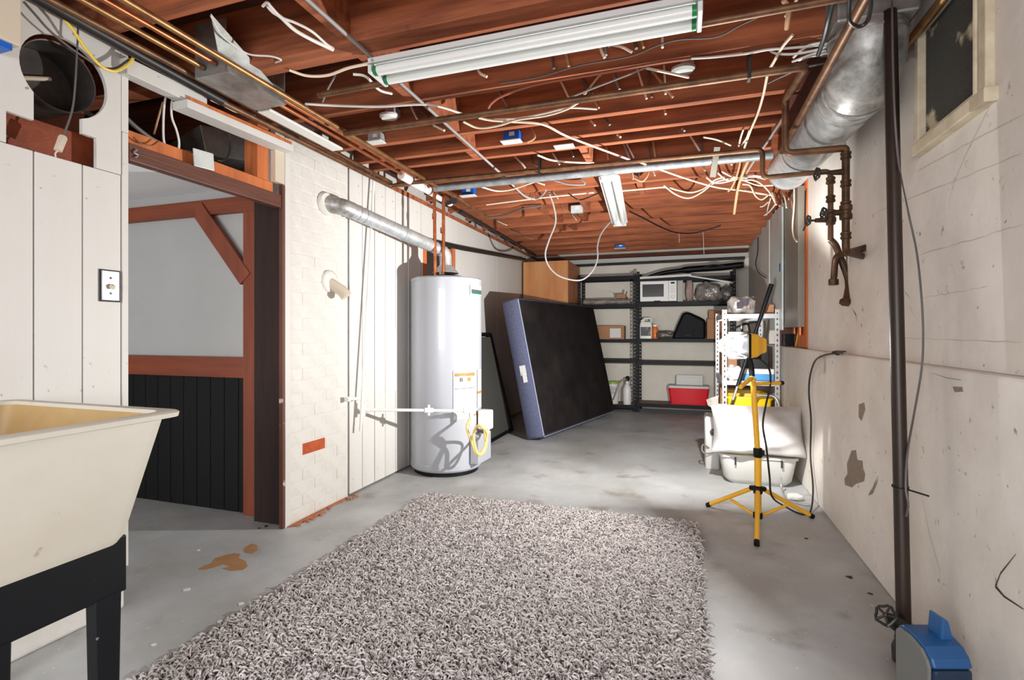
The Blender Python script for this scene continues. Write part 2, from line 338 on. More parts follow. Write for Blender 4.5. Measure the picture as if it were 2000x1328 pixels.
mk('wall_side_room_far', MB().box((-4.4, -2.5, 0), (-4.3, 2.56, 2.26)).box((-4.4, -2.6, 0), (-2.2, -2.5, 2.26)), GREYW, kind='structure')
cs = mk('ceiling_side_room', MB().box((-4.3, -2.5, 1.995), (-2.44, 2.455, 2.015)), CEILW, kind='structure', label='white boarded ceiling of the side room')
mk('cover_strip', MB().box((-2.75, 0.4, 1.985), (-2.71, 2.44, 1.996)), CEILW, cs)
# doorway frame
door = empty('door_1', (XL, 1.9, 0), label='open doorway with dark brown timber posts and header', kind='structure')
mk('jamb', MB().box((-2.375, 2.36, 0), (-2.152, 2.40, 1.87)), DARKW, door, bevel=0.003)
mk('post', MB().box((-2.15, 2.312, 0), (-2.124, 2.36, 1.93)), EDGEW, door, bevel=0.003)
mk('header', MB().box((-2.175, 1.476, 1.80), (-2.128, 2.310, 1.872)), BROWNH, door, bevel=0.004)
mk('ledge', MB().box((-2.30, 1.476, 1.873), (-2.16, 2.28, 1.935)), STUD, door, bevel=0.003)
mk('stud', MB().box((-2.25, 2.17, 1.936), (-2.16, 2.25, 2.245)), STUD, door, bevel=0.003)
mk('post_top', MB().box((-2.16, 2.26, 1.935), (-2.125, 2.330, 2.24)), TAPE, door, bevel=0.003)
mk('cavity_back', MB().box((-2.95, 1.46, 2.02), (-2.93, 2.45, 2.25)), CAVITY, door)
for a, b, x0, x1 in ((1.44, 1.80, -2.14, -2.085), ):
    mk('hanging_board', MB().box((x0, a, 2.128), (x1, b, 2.192)), WHITE, door, bevel=0.002)
mk('hanging_board', MB().bar((-2.105, 1.68, 2.108), (-2.105, 2.325, 2.128), 0.09, 0.036), WHITE, door, bevel=0.002)
mk('hanging_board_top', MB().bar((-2.105, 1.70, 2.136), (-2.105, 2.32, 2.156), 0.075, 0.018), STUD, door)
# chimney of painted bricks
CE = yl(680)
trim = mk('trim_1', MB().box((XL-0.02, 2.331, 0), (XL+0.008, 2.371, 2.20)), WHITE, kind='structure', label='white corner board beside the brick chimney')
chim = mk('wall_chimney', MB().box((XL-0.20, 2.372, 0), (XL-0.0035, CE, 2.24)), BRICKW, kind='structure', label='white painted brick chimney breast in the left wall')
proto = {}
bh, z = 0.0745, 0.0; row = 0
barez = PX(620, 865, XL).z
while z < 2.16:
    y = 2.374 - (0.105 if row % 2 else 0.0)
    while y < CE-0.004:
        ya, yb = max(y, 2.374), min(y+0.205, CE-0.001)
        if yb-ya > 0.02:
            key = (round(yb-ya, 3)); bare = abs(z+bh/2-barez) < bh/2 and ya < yl(619) < yb
            if bare or key not in proto:
                o = mk('brick', MB().box((XL-0.014, ya+0.002, z+0.003), (XL+(-0.0006 if not bare else -0.002), yb-0.002, z+bh-0.003)), BRICKO if bare else BRICKW, chim, bevel=0.003)
                if bare: o['label'] = 'bare orange brick'
                else: proto[key] = (o, ya, z)
            else:
                s_, y_, z_ = proto[key]; dup(s_, (random.uniform(-0.0012, 0.001), ya-y_, z-z_), chim)
        y += 0.21
    z += bh; row += 1
mk('mortar_rubble', MB().prism([(XL+0.01, 2.34, 0.001), (XL+0.05, 2.38, 0.001), (XL+0.035, 2.46, 0.001), (XL+0.06, 2.53, 0.001), (XL+0.028, 2.65, 0.001), (XL+0.022, 2.86, 0.001), (XL+0.002, 2.9, 0.001)], (0, 0, 0.006)), DUST, chim, bevel=0.003)
for i in range(26):
    a = random.uniform(2.36, 2.95); r = random.uniform(0.004, 0.012)
    mk('rubble_crumb', MB().sph((XL+random.uniform(0.012, 0.07), a, r*0.5+0.003), r, 6, (1, 1.2, 0.6)), DUST, chim)
# vertical planks, then smooth panels
e2 = [CE+0.012, yl(708), yl(732), yl(753), yl(773), yl(797), yl(822)]
OY0, OY1, OZ0, OZ1 = yl(826)+0.0, yl(892), 1.30, 1.93
for i, (a, b) in enumerate(zip(e2[:-1], e2[1:])):
    mk('plank', MB().box((XL-0.02, a+0.003, 0.012), (XL+random.uniform(-0.001, 0.002), b-0.003, 2.21)), WHITE, wall_left, bevel=0.003)
mk('access_hatch', MB().box((XL, yl(752), PX(760, 765, XL).z), (XL+0.008, yl(772), PX(760, 643, XL).z)), WHITE, wall_left, bevel=0.002)
mk('panel', MB().box((XL-0.02, e2[-1]+0.003, 0.01), (XL, OY1, OZ0)).box((XL-0.02, e2[-1]+0.003, OZ1), (XL, OY1, 2.21)).box((XL-0.02, e2[-1]+0.003, OZ0), (XL, OY0, OZ1)), WHITE, wall_left)
ys = [OY1, yl(970), 6.9, YB]
for a, b in zip(ys[:-1], ys[1:]):
    mk('panel', MB().box((XL-0.02, a+0.002, 0.01), (XL, b-0.002, 2.21)), WHITE, wall_left, bevel=0.002)
mk('hatch_stud', MB().box((XL-0.09, OY1-0.05, OZ0), (XL-0.021, OY1, OZ1)), STUD, wall_left)
mk('hatch_stud', MB().box((XL-0.09, OY0, OZ0), (XL-0.021, OY0+0.11, OZ1)), STUD, wall_left)
mk('hatch_back', MB().box((XL-0.20, OY0-0.1, OZ0-0.1), (XL-0.18, OY1+0.1, OZ1+0.1)), CAVITY, wall_left)
mk('top_plate', MB().box((XL-0.2, 2.45, 2.211), (XL-0.001, YB, 2.249)), JOIST, wall_left)
# ---- back wall
wall_back = mk('wall_back', MB().box((-2.4, YB, 0), (1.0, YB+0.1, ZD)), BACKW, kind='structure', label='off-white plaster wall behind the shelving')
mk('ledger_beam', MB().box((XL+0.01, YB-0.09, 2.205), (XU-0.01, YB, 2.25)), DECK, wall_back, bevel=0.004)
mk('wall_plate', MB().box((XL+0.01, YB-0.05, 2.13), (XU-0.01, YB, 2.20)), OFFW, wall_back, bevel=0.004)
# ---- right wall with ledge, recess, window
WY0, WY1, WZ0, WZ1 = PX(1935, 205, XU).y, PX(1803, 300, XU).y, 1.80, 2.235
RY0, RY1 = PX(1578, 600, XU).y, PX(1502, 600, XU).y
wr = MB()
wr.box((XU, -2.6, 0.985), (XU+0.15, WY0, ZD)).box((XU, WY0, 0.985), (XU+0.15, WY1, WZ0)).box((XU, WY0, WZ1), (XU+0.15, WY1, ZD)).box((XU, WY1, 0.985), (XU+0.15, RY0, ZD)).box((XU, RY1, 0.985), (XU+0.15, YB, ZD))
wr.box((XU+0.10, RY0, 0.985), (XU+0.15, RY1, ZD))
wall_right = mk('wall_right', wr, PLASTER, kind='structure', label='flaking off-white plaster wall on the right')
mk('lower_wall', MB().box((XR, -2.6, 0), (XR+0.18, 5.9, 0.984)), PLASTER, wall_right, bevel=0.01)
mk('lower_wall', MB().box((XU, 5.9, 0), (XR+0.18, YB, 0.984)), PLASTER, wall_right)
# front wall behind the camera, with a wide opening added for the fill light
wf = MB().box((-2.3, -2.6, 0), (1.0, -2.5, 0.55)).box((-2.3, -2.6, 2.15), (1.0, -2.5, ZD)).box((-2.3, -2.6, 0.55), (-1.85, -2.5, 2.15)).box((0.55, -2.6, 0.55), (1.0, -2.5, 2.15))
mk('wall_front', wf, PLASTER, kind='structure')
FORML = mat('faint_form_line', (196, 182, 166), 0.8)
# form-board lines, flakes and cracks on the right wall
def strip_on_wall(pts, X, wd, m, name, parent, nrm=-1):
    P = [PX(x, y, X) for x, y in pts]; mb = MB(); top = []; bot = []
    for i, p in enumerate(P):
        ww = wd*(0.35+0.9*random.random())*(0.3 if i in (0, len(P)-1) else 1)
        top.append(p+Vector((nrm*0.0012, 0, ww))); bot.append(p+Vector((nrm*0.0012, 0, -ww)))
    n = len(P); mb.add(top+bot, [(i, i+1, n+i+1, n+i) for i in range(n-1)])
    return mk(name, mb, m, parent)
for pts, wd in (([(1985, 1082), (1955, 1120), (1945, 1145), (1962, 1165), (2000, 1190)], 0.004), ([(1790, 860), (1800, 960), (1815, 1040), (1835, 1110), (1845, 1190)], 0.0016),
                ([(1716, 930), (1708, 945), (1702, 962)], 0.004), ([(1665, 602), (1672, 615), (1674, 630)], 0.004), ([(1686, 598), (1683, 608)], 0.003), ([(1717, 566), (1713, 578)], 0.004), ([(1768, 570), (1778, 582)], 0.003), ([(1776, 598), (1788, 618)], 0.002),
                ([(1840, 702), (1845, 712)], 0.003), ([(1820, 728), (1850, 738), (1878, 742)], 0.002), ([(1928, 1065), (1935, 1075)], 0.003)):
    strip_on_wall(pts, XR if pts[0][1] > 690 else XU, wd, CRACK, 'crack', wall_right)
for a, b in (((1790, 335), (2000, 222)), ((1700, 420), (2000, 298)), ((1790, 500), (2000, 438)), ((1800, 582), (1930, 560)), ((1760, 660), (2000, 668))):
    pts = [(a[0]+(b[0]-a[0])*i/14, a[1]+(b[1]-a[1])*i/14+random.uniform(-1.5, 1.5)) for i in range(15)]
    strip_on_wall(pts, XU, 0.0014, FORML, 'form_line', wall_right)
flake = [(1664, 880), (1672, 879), (1675, 898), (1685, 900), (1686, 915), (1690, 926), (1688, 940), (1672, 945), (1664, 952), (1651, 947), (1650, 935), (1656, 925), (1655, 905)]
mk('bare_patch', MB().prism([PX(x, y, XR)+Vector((-0.002, 0, 0)) for x, y in flake], (0.001, 0, 0)), BAREP, wall_right)
for flk in ([(1862, 755), (1880, 756), (1882, 765), (1866, 766)], [(1678, 790), (1688, 786), (1690, 800), (1683, 822), (1678, 815)], [(1716, 936), (1700, 960), (1697, 968), (1705, 964)]):
    mk('bare_patch', MB().prism([PX(x, y, XR)+Vector((-0.002, 0, 0)) for x, y in flk], (0.001, 0, 0)), BAREP, wall_right)
# stains on the floor
st1 = [(385, 1112), (400, 1104), (412, 1100), (420, 1090), (440, 1084), (458, 1080), (470, 1082), (466, 1090), (480, 1096), (484, 1106), (474, 1113), (450, 1115), (434, 1110), (450, 1106), (436, 1102), (418, 1108), (398, 1113)]
st2 = [(475, 1072), (490, 1062), (502, 1064), (503, 1075), (492, 1081), (478, 1079)]
for st in (st1, st2):
    mk('rust_stain', MB().prism([PZ(x, y, 0.0004) for x, y in st], (0, 0, 0.0004)), RUST, floor)
for x, y in ((388, 1075), (430, 1214), (365, 1152), (470, 1180), (445, 1240), (300, 1260), (520, 1028), (506, 1032), (1660, 1128), (1575, 1052), (1700, 1160)):
    r = random.uniform(0.006, 0.016); c = PZ(x, y, 0)
    mk('paint_chip', MB().prism([c+Vector((r*random.uniform(.6, 1.3)*math.cos(a), r*random.uniform(.6, 1.3)*math.sin(a), 0.0005)) for a in [k*math.pi/3.5 for k in range(7)]], (0, 0, 0.002)), PAPER if y > 1050 and x < 600 else CRACK, floor)
# ------------------------------------------------------------------ large objects
def rrect(x0, x1, y0, y1, r, z, k=4):
    out = []
    for cx, cy_, a in ((x1-r, y1-r, 0), (x0+r, y1-r, 90), (x0+r, y0+r, 180), (x1-r, y0+r, 270)):
        for i in range(k+1):
            A = math.radians(a+90*i/k); out.append(Vector((cx+r*math.cos(A), cy_+r*math.sin(A), z)))
    return out
def loft(mb, loops, cap0=True, cap1=True):
    o = len(mb.v); n = len(loops[0])
    for l in loops: mb.v += [Vector(p) for p in l]
    for i in range(len(loops)-1):
        for j in range(n):
            k = (j+1) % n; mb.f.append([o+i*n+j, o+i*n+k, o+(i+1)*n+k, o+(i+1)*n+j])
    if cap0: mb.f.append([o+j for j in range(n)][::-1])
    if cap1: mb.f.append([o+(len(loops)-1)*n+j for j in range(n)])
    return mb
def puff(c, hx, hy, hz, ex=0.5, noise=0.03, n=28, m=16, rot=0.0, seed=0, tilt=0.0):
    rs = np.random.default_rng(seed); ph = rs.uniform(0, 6.28, (6, 3)); fr = rs.uniform(2, 7, (6, 3)); mb = MB(); c = Vector(c)
    R = Matrix.Rotation(rot, 3, 'Z') @ Matrix.Rotation(tilt, 3, 'X')
    sg = lambda v, e: math.copysign(abs(v)**e, v)
    for i in range(m+1):
        th = math.pi*i/m-math.pi/2
        for j in range(n):
            a = 2*math.pi*j/n; u = Vector((sg(math.cos(th), ex)*sg(math.cos(a), ex), sg(math.cos(th), ex)*sg(math.sin(a), ex), sg(math.sin(th), ex)))
            k = 1+noise*sum(math.sin(fr[q][0]*u.x+ph[q][0])*math.sin(fr[q][1]*u.y+ph[q][1])*math.sin(fr[q][2]*u.z+ph[q][2]) for q in range(6))
            mb.v.append(c+R @ Vector((u.x*hx*k, u.y*hy*k, u.z*hz*k)))
    for i in range(m):
        for j in range(n):
            k = (j+1) % n; mb.f.append([i*n+j, i*n+k, (i+1)*n+k, (i+1)*n+j])
    return mb
# ---- shag rug
rx0, rx1, ry0, ry1 = -1.60, 0.075, 1.0, 3.05
rug = mk('shag_rug', MB().box((rx0, ry0, 0.001), (rx1, ry1, 0.012)), mat('rug_backing', (120, 108, 100), 0.9), label='grey brown shag rug spread over the concrete floor', cat='rug')
def make_pile(n):
    x = rng.uniform(rx0, rx1, n); y = rng.uniform(ry0, ry1, n)
    A = rng.uniform(0, 2*np.pi, n); ln = rng.uniform(0.022, 0.045, n); h = rng.uniform(0.014, 0.034, n); wd = rng.uniform(0.0026, 0.0044, n)
    bend = rng.normal(0, 0.9, n); dx, dy = np.cos(A), np.sin(A); ts = [0, 0.33, 0.7, 1.0]; prof = [0.0, 0.75, 1.0, 0.78]
    rings = []
    for t, pz in zip(ts, prof):
        ca, sa = np.cos(A+bend*t), np.sin(A+bend*t)
        cx, cy2 = x+ln*t*ca, y+ln*t*sa; cz2 = 0.010+h*pz; wt = wd*(1.0 if t < 0.9 else 0.55)
        for ox, oz in ((-1, 0), (1, 0), (0, 1.3)):
            rings.append(np.stack([cx-sa*wt*ox, cy2+ca*wt*ox, cz2+wt*oz], 1))
    V = np.stack(rings, 1).reshape(-1, 3)      # n,12,3
    base = (np.arange(n)*12)[:, None]; F = []
    for i in range(3):
        for j in range(3):
            k = (j+1) % 3; F.append(np.array([i*3+j, i*3+k, (i+1)*3+k, (i+1)*3+j])[None, :]+base)
    F = np.stack(F, 1).reshape(-1, 4)
    tone = np.repeat(np.clip(rng.normal(0.25, 0.28, n), 0, 1), 12)
    me = bpy.data.meshes.new('pile'); me.vertices.add(len(V)); me.vertices.foreach_set('co', (V-np.array(WORLD[rug])).ravel())
    me.loops.add(F.size); me.loops.foreach_set('vertex_index', F.ravel()); me.polygons.add(len(F)); me.polygons.foreach_set('loop_start', np.arange(len(F))*4)
    me.update(); me.validate()
    at = me.attributes.new('tone', 'FLOAT', 'POINT'); at.data.foreach_set('value', tone)
    me.polygons.foreach_set('use_smooth', np.ones(len(F), dtype=bool))
    me.materials.append(mat('shag_yarn', (212, 206, 203), 0.85, attr=('tone', (106, 93, 89))))
    o = bpy.data.objects.new('pile', me); COL.objects.link(o); o.parent = rug; o['kind'] = 'stuff'; WORLD[o] = WORLD[rug]
make_pile(56000)

# ---- laundry tub
tub = empty('laundry_tub', (-1.72, 0.8, 0), 'beige plastic laundry tub on a black stand by the plank wall', 'laundry sink')
RZ = 0.88; b = MB()
loft(b, [rrect(-2.02, -1.425, 0.50, 0.985, 0.045, 0.54), rrect(-2.03, -1.415, 0.49, 0.995, 0.05, 0.56), rrect(-2.085, -1.378, 0.445, 1.072, 0.05, RZ-0.022), rrect(-2.11, -1.352, 0.42, 1.098, 0.045, RZ-0.016), rrect(-2.112, -1.350, 0.418, 1.10, 0.045, RZ-0.004), rrect(-2.107, -1.355, 0.423, 1.095, 0.045, RZ), rrect(-2.075, -1.387, 0.455, 1.063, 0.05, RZ), rrect(-2.07, -1.392, 0.46, 1.058, 0.05, RZ-0.01)], cap1=False)
mk('basin', b, TUB, tub, smooth=50)
b = MB(); loft(b, [rrect(-2.0705, -1.3915, 0.4595, 1.0585, 0.05, RZ-0.009), rrect(-2.02, -1.435, 0.505, 0.98, 0.05, 0.575), rrect(-1.99, -1.465, 0.535, 0.95, 0.04, 0.56)], cap0=False)
mk('basin_interior', b, TUBIN, tub, smooth=50)
mk('drain', MB().lathe([(0.0, 0), (0.035, 0), (0.04, 0.004)], (-1.72, 0.74, 0.561)), CHROME, tub, smooth=1)
b = MB()
for x in (-1.445, -2.0):
    b.box((x-0.018, 0.47, 0.405), (x+0.018, 0.985, 0.555))
for y in (0.485, 0.967): b.box((-2.0, y-0.018, 0.405), (-1.445, y+0.018, 0.539))
mk('apron', b, BLACKST, tub, bevel=0.004)
for x in (-1.445, -2.0):
    for y0, y1 in ((0.67, 0.735), (0.905, 0.972)) if x > -1.6 else ((0.49, 0.55), (0.905, 0.972)):
        dx = 0.02
        mk('leg', loft(MB(), [rrect(x-dx, x+dx, y0+0.008, y1-0.008, 0.006, 0), rrect(x-dx, x+dx, y0, y1, 0.006, 0.41)]), BLACKST, tub)
# ---- water heater
HC = Vector((-1.816, 3.77, 0)); HR = 0.286; HT = 1.535
wh = empty('water_heater', HC, 'tall white gas water heater standing against the left wall', 'water heater')
mk('tank_jacket', MB().lathe([(HR-0.012, 0.035), (HR, 0.05), (HR, 0.085), (HR-0.003, 0.088), (HR-0.003, HT-0.03), (HR, HT-0.028), (HR, HT-0.012), (HR-0.012, HT), (0.0, HT+0.012)], HC, 64), ENAMEL, wh, smooth=35)
mk('base_ring', MB().lathe([(HR-0.03, 0), (HR-0.03, 0.04)], HC, 48), BLACKPL, wh, smooth=35)
fl = Vector((-1.80, 3.72, 0))
mk('draft_hood', MB().lathe([(0.105, HT+0.04), (0.095, HT+0.055), (0.05, HT+0.105), (0.048, HT+0.15)], fl, 32, caps=False), GALV, wh, smooth=35)
for a in (0.5, 2.6, 4.7): mk('hood_leg', MB().bar(fl+Vector((0.085*math.cos(a), 0.085*math.sin(a), HT-0.0)), fl+Vector((0.095*math.cos(a), 0.095*math.sin(a), HT+0.05)), 0.02, 0.004), GALV, wh)
mk('vent_collar', MB().lathe([(0.14, HT+0.004), (0.14, HT+0.016), (0.06, HT+0.018)], fl, 32), BLACKPL, wh, smooth=35)
vdir = Vector((S, -C, 0)); vr = Vector((C, S, 0))      # towards the lens / to the right
def patch(f0, f1, z0, z1, off=0.0022, k=10):     # curved decal on the jacket, f = sideways offset / radius
    mb = MB(); a0_, a1_ = math.asin(f0), math.asin(f1); pts = []
    for z in (z0, z1):
        for i in range(k+1):
            a = a0_+(a1_-a0_)*i/k; pts.append(HC+(vr*math.sin(a)+vdir*math.cos(a))*(HR+off)+Vector((0, 0, z)))
    return mb.add(pts, [(i, i+1, k+2+i, k+1+i) for i in range(k)])
zz = lambda y: H+(650-y)*0.00393
mk('warning_label', patch(0.30, 0.86, zz(818), zz(724)), GREYPR, wh)
mk('caution_panel', patch(0.33, 0.83, zz(758), zz(728), 0.003), PAPER, wh)
mk('caution_band', patch(0.33, 0.83, zz(733), zz(728), 0.0036), ORANGEL, wh)
b = MB()
for z_ in (zz(758), zz(733.5)): mk('caution_border', patch(0.33, 0.83, z_-0.002, z_+0.002, 0.004), GUN, wh)
for f, mm, nm in ((0.50, GUN, 'flame_mark'), (0.69, ORANGEL, 'hazard_mark')):
    mk(nm, patch(f-0.045, f+0.045, zz(745), zz(737), 0.0042, 4), mm, wh)
mk('side_label', patch(0.90, 0.985, zz(800), zz(724)), GREYPR, wh)
mk('side_label_band', patch(0.90, 0.985, zz(772), zz(767), 0.003), ORANGEL, wh)
mk('small_label', patch(0.70, 0.87, zz(832), zz(812), 0.003), PAPER, wh)
mk('small_label_band', patch(0.70, 0.87, zz(814), zz(811), 0.0036), ORANGEL, wh)
mk('maker_badge', patch(0.72, 0.985, zz(575), zz(556), 0.0025), PAPER, wh)
mk('badge_print', patch(0.75, 0.985, zz(571), zz(564), 0.0032), mat('badge_ink', (70, 84, 92), 0.4), wh)
mk('badge_stripe', patch(0.76, 0.985, zz(573), zz(571), 0.0036), GREEN, wh)
bd = (vr*0.93+vdir*0.36).normalized(); bt = Vector((-bd.y, bd.x, 0))
mk('burner_door', MB().obox(HC+bd*(HR+0.02)+Vector((0, 0, 0.2)), bd*0.035, bt*0.12, (0, 0, 0.11)), ENAMEL, wh, bevel=0.006)
gv = HC+bd*(HR+0.06)+Vector((0, 0, 0.42))
mk('gas_valve', MB().obox(gv, bd*0.05, bt*0.045, (0, 0, 0.075)).obox(gv+Vector((0, 0, -0.09))+bt*0.02, bd*0.02, bt*0.02, (0, 0, 0.03)), WPLAST, wh, bevel=0.012)
mk('valve_bracket', MB().obox(gv-bd*0.045+Vector((0, 0, 0.0)), bd*0.02, bt*0.03, (0, 0, 0.045)), GUN, wh, bevel=0.005)
# flue pipe
f0 = Vector((XL-0.06, 2.66, 1.918)); f1 = Vector((-2.05, 2.745, 1.902)); f2 = Vector((-1.85, 3.60, 1.775)); f3 = Vector((-1.80, 3.715, 1.73)); f4 = Vector((-1.80, 3.72, HT+0.12))
flue = empty('flue_pipe', f4, 'galvanized flue pipe slanting from water heater to the chimney', 'flue pipe')
mk('wall_elbow', MB().tube(fillet([f0, f1, f1+(f2-f1)*0.10], 0.06), 0.053, 24), GALVD, flue, smooth=40)
mk('pipe_run', MB().tube([f1+(f2-f1)*0.08, f2], 0.050, 28), GALV, flue, smooth=40)
d_ = (f2-f1).normalized()
for t in (0.08, 0.14, 0.20, 0.62):
    p = f1+(f2-f1)*t; mk('seam_band', MB().tube([p-d_*0.006, p+d_*0.006], 0.054, 28), GALV, flue, smooth=40)
mk('heater_elbow', MB().tube(fillet([f1+(f2-f1)*0.985, f3+Vector((0, 0, 0.01)), f4], 0.1, 8), 0.049, 24), GALV, flue, smooth=40)
ex = PX(638, 408, XL)
mk('plaster_collar', MB().lathe([(0.058, -0.004), (0.072, 0.0), (0.072, 0.012), (0.064, 0.022), (0.056, 0.02)], (XL, 2.68, 1.91), 28, (1, 0, 0)), BRICKW, flue, smooth=60)
sp = PX(645, 556, XL)
stub = empty('capped_pipe_stub', sp, 'short painted pipe stub poking from a round plaster patch on the chimney', 'pipe')
mk('plaster_ring', MB().lathe([(0.03, 0.0), (0.072, 0.0), (0.07, 0.014), (0.055, 0.02), (0.03, 0.02)], sp+Vector((0, -0.012, 0.02)), 24, (1, 0, 0)), BRICKW, stub, smooth=60)
mk('stub_end', MB().tube([sp+Vector((-0.01, -0.01, 0.02)), sp+Vector((0.075, 0.02, -0.04)), sp+Vector((0.10, 0.03, -0.075))], [0.034, 0.036, 0.037], 16), TAPE, stub, smooth=60)
# copper pipes above the heater
cw = empty('copper_water_lines', (-1.82, 3.66, HT), 'pair of copper water pipes rising from the water heater to the joists', 'pipe')
for i, (dx, dy) in enumerate(((0.02, -0.12), (0.06, -0.06))):
    p = Vector((-1.83+dx, 3.68+dy, HT+0.003)); top = 2.20-0.03*i
    mk('riser', MB().tube(fillet([p, (p.x-0.01+0.01*i, p.y, top), (p.x-0.04, p.y+0.30+0.1*i, top+0.01)], 0.03), 0.013, 12), COPPER, cw, smooth=1)
    mk('coupling', MB().tube([(p.x-0.01, p.y, 1.98-0.1*i), (p.x-0.01, p.y, 2.02-0.1*i)], 0.017, 12), COPPER, cw, smooth=1)
mk('shutoff_valve', MB().lathe([(0.0, -0.03), (0.028, -0.03), (0.03, 0.03), (0.0, 0.034)], (-1.80, 3.78, 2.17), 16, (1, -0.4, 0.1)).lathe([(0.038, 0), (0.04, 0.012), (0.0, 0.014)], (-1.76, 3.765, 2.175), 10, (1, -0.4, 0.1)), GUN, cw, smooth=1)
# gas line
gas = empty('gas_supply_pipe', (-2.08, 3.03, 0.3), 'white painted gas pipe running from wall to water heater', 'pipe')
a, b_ = PX(731, 335, -2.095), PX(704, 842, -2.075)
t1 = PX(709, 800, -2.075)
mk('vertical_run', MB().tube([a, b_], 0.010, 10), WPLAST, gas, smooth=1)
e_ = Vector((-1.50, 3.50, 0.522))
mk('horizontal_run', MB().tube([t1, e_], 0.011, 10), WPLAST, gas, smooth=1)
mk('tee', MB().tube([t1+(e_-t1)*0.0, t1+(e_-t1)*0.05], 0.018, 12).tube([t1+Vector((0, 0, -0.04)), t1+Vector((0, 0, 0.05))], 0.017, 12), WPLAST, gas, smooth=1)
m_ = t1+(e_-t1)*0.60
mk('stopcock', MB().tube([m_-(e_-t1)*0.04, m_+(e_-t1)*0.04], 0.019, 12).tube([m_+Vector((0, 0, -0.035)), m_+Vector((0, 0, 0.04))], 0.009, 8), WPLAST, gas, smooth=1)
mk('end_elbow', MB().tube(fillet([e_-(e_-t1)*0.06, e_+Vector((0.01, 0.01, 0)), e_+Vector((0.01, 0.01, -0.05))], 0.02), 0.017, 12), WPLAST, gas, smooth=1)
c1 = PX(683, 779, -2.09); mk('side_branch', MB().tube([c1, PX(703, 778, -2.075)], 0.012, 10).tube([c1, c1+Vector((0, -0.035, 0))], 0.017, 8), WPLAST, gas, smooth=1)
gd = 3.74
hp = [e_+Vector((0.01, 0.01, -0.05)), PD(912, 835, gd), PD(922, 865, gd+0.02), PD(932, 888, gd), PD(946, 880, gd+.02), PD(951, 850, gd+.05), PD(944, 836, gd-0.05), PD(932, 832, gd-0.03), PD(925, 850, gd), PD(930, 880, gd-0.04), PD(938, 887, gd-.04), PD(948, 868, gd+.02), gv+Vector((0, 0, -0.07))-bd*0.01+vdir*0.02]
mk('gas_hose', MB().tube(smoothp(hp, 8), 0.0095, 10), HOSE, label='coiled pale yellow flexible gas hose in front of the water heater', cat='hose', smooth=1)

# ---- box spring leaning on the left wall
u = Vector((0.229, 0.973, 0)).normalized(); p0 = Vector((-1.317, 4.954, 0.0)); tp = Vector((-1.635, 4.954, 1.413))
v = (tp-p0); vl = v.length; v = (v - u*v.dot(u)); v.normalize(); n_ = v.cross(u).normalized()
if n_.x < 0: n_ = -n_
L_, W_, T_ = 2.0, 1.45, 0.20
bs = empty('box_spring', p0, 'dark box spring mattress base leaning sideways against the left wall', 'box spring')
lift = Vector((0, 0, 0.008+max(0, n_.z)*T_))
def slab_soft(o, u_, v_, n2, L, W, T, r=0.03):
    mb = MB(); loops = []
    def rr(inset, d): 
        q = []
        for cx, cy_, a in ((L-r, W-r, 0), (r, W-r, 90), (r, r, 180), (L-r, r, 270)):
            for i in range(5):
                A = math.radians(a+22.5*i); x, y = cx+r*math.cos(A), cy_+r*math.sin(A)
                x = L/2+(x-L/2)*(1-inset/L*2); y = W/2+(y-W/2)*(1-inset/W*2); q.append(o+u_*x+v_*y+n2*d)
        return q
    return loft(mb, [rr(0.012, -T), rr(0.0, -T+0.012), rr(0.0, -0.012), rr(0.012, 0.0)])
mk('fabric_sides', slab_soft(p0+lift, u, v, n_, L_, W_, T_), NAVY, bs, smooth=50)
mk('dust_cover', slab_soft(p0+lift+u*0.012+v*0.012+n_*0.003, u, v, n_, L_-0.024, W_-0.024, 0.010, 0.025), BLKFAB, bs, smooth=50)
o_ = p0+lift
mk('edge_piping', MB().tube([o_+u*0.01+v*0.02, o_+u*0.006+v*(W_/2)+n_*0.002, o_+u*0.01+v*(W_-0.02)], 0.006, 8).tube([o_+u*0.02+v*0.008, o_+u*(L_-0.03)+v*0.008], 0.006, 8), PIPING, bs, smooth=1)
lb = o_+v*0.70-n_*0.09-u*0.006
mk('law_tag', MB().obox(lb, n_*0.035, v*0.05, u*0.001).obox(lb-v*0.075+n_*0.01-u*0.006, n_*0.024, v*0.05, u*0.001+n_*0.0004), PAPER, bs)
# ---- dark framed panel leaning behind the heater
fp = empty('dark_framed_panel', (-1.9, 4.9, 0), 'dark framed panel leaning on the wall between water heater and box spring', 'panel')
A_, B_, C_ = Vector((-1.80, 4.35, 0.012)), Vector((-1.80, 5.40, 0.012)), Vector((-2.06, 5.52, 1.08))
uu = (B_-A_).normalized(); vv = (C_-B_); vv = (vv-uu*vv.dot(uu)); W2 = vv.length; vv.normalize(); nn = uu.cross(vv)
if nn.x < 0: nn = -nn
mk('pane', MB().obox(A_+uu*0.525+vv*W2/2, uu*0.50, vv*(W2/2-0.03), nn*0.008), mat('dull_dark_pane', (74, 74, 70), 0.35), fp)
for k in range(2):
    mk('frame_rail', MB().bar(A_+vv*(W2 if k else 0.02), A_+uu*1.05+vv*(W2 if k else 0.02), 0.035, 0.035, up=nn), BLACKPL, fp)
    mk('frame_stile', MB().bar(A_+uu*(1.035*k+0.008), A_+uu*(1.035*k+0.008)+vv*W2, 0.035, 0.035, up=nn), BLACKPL, fp)
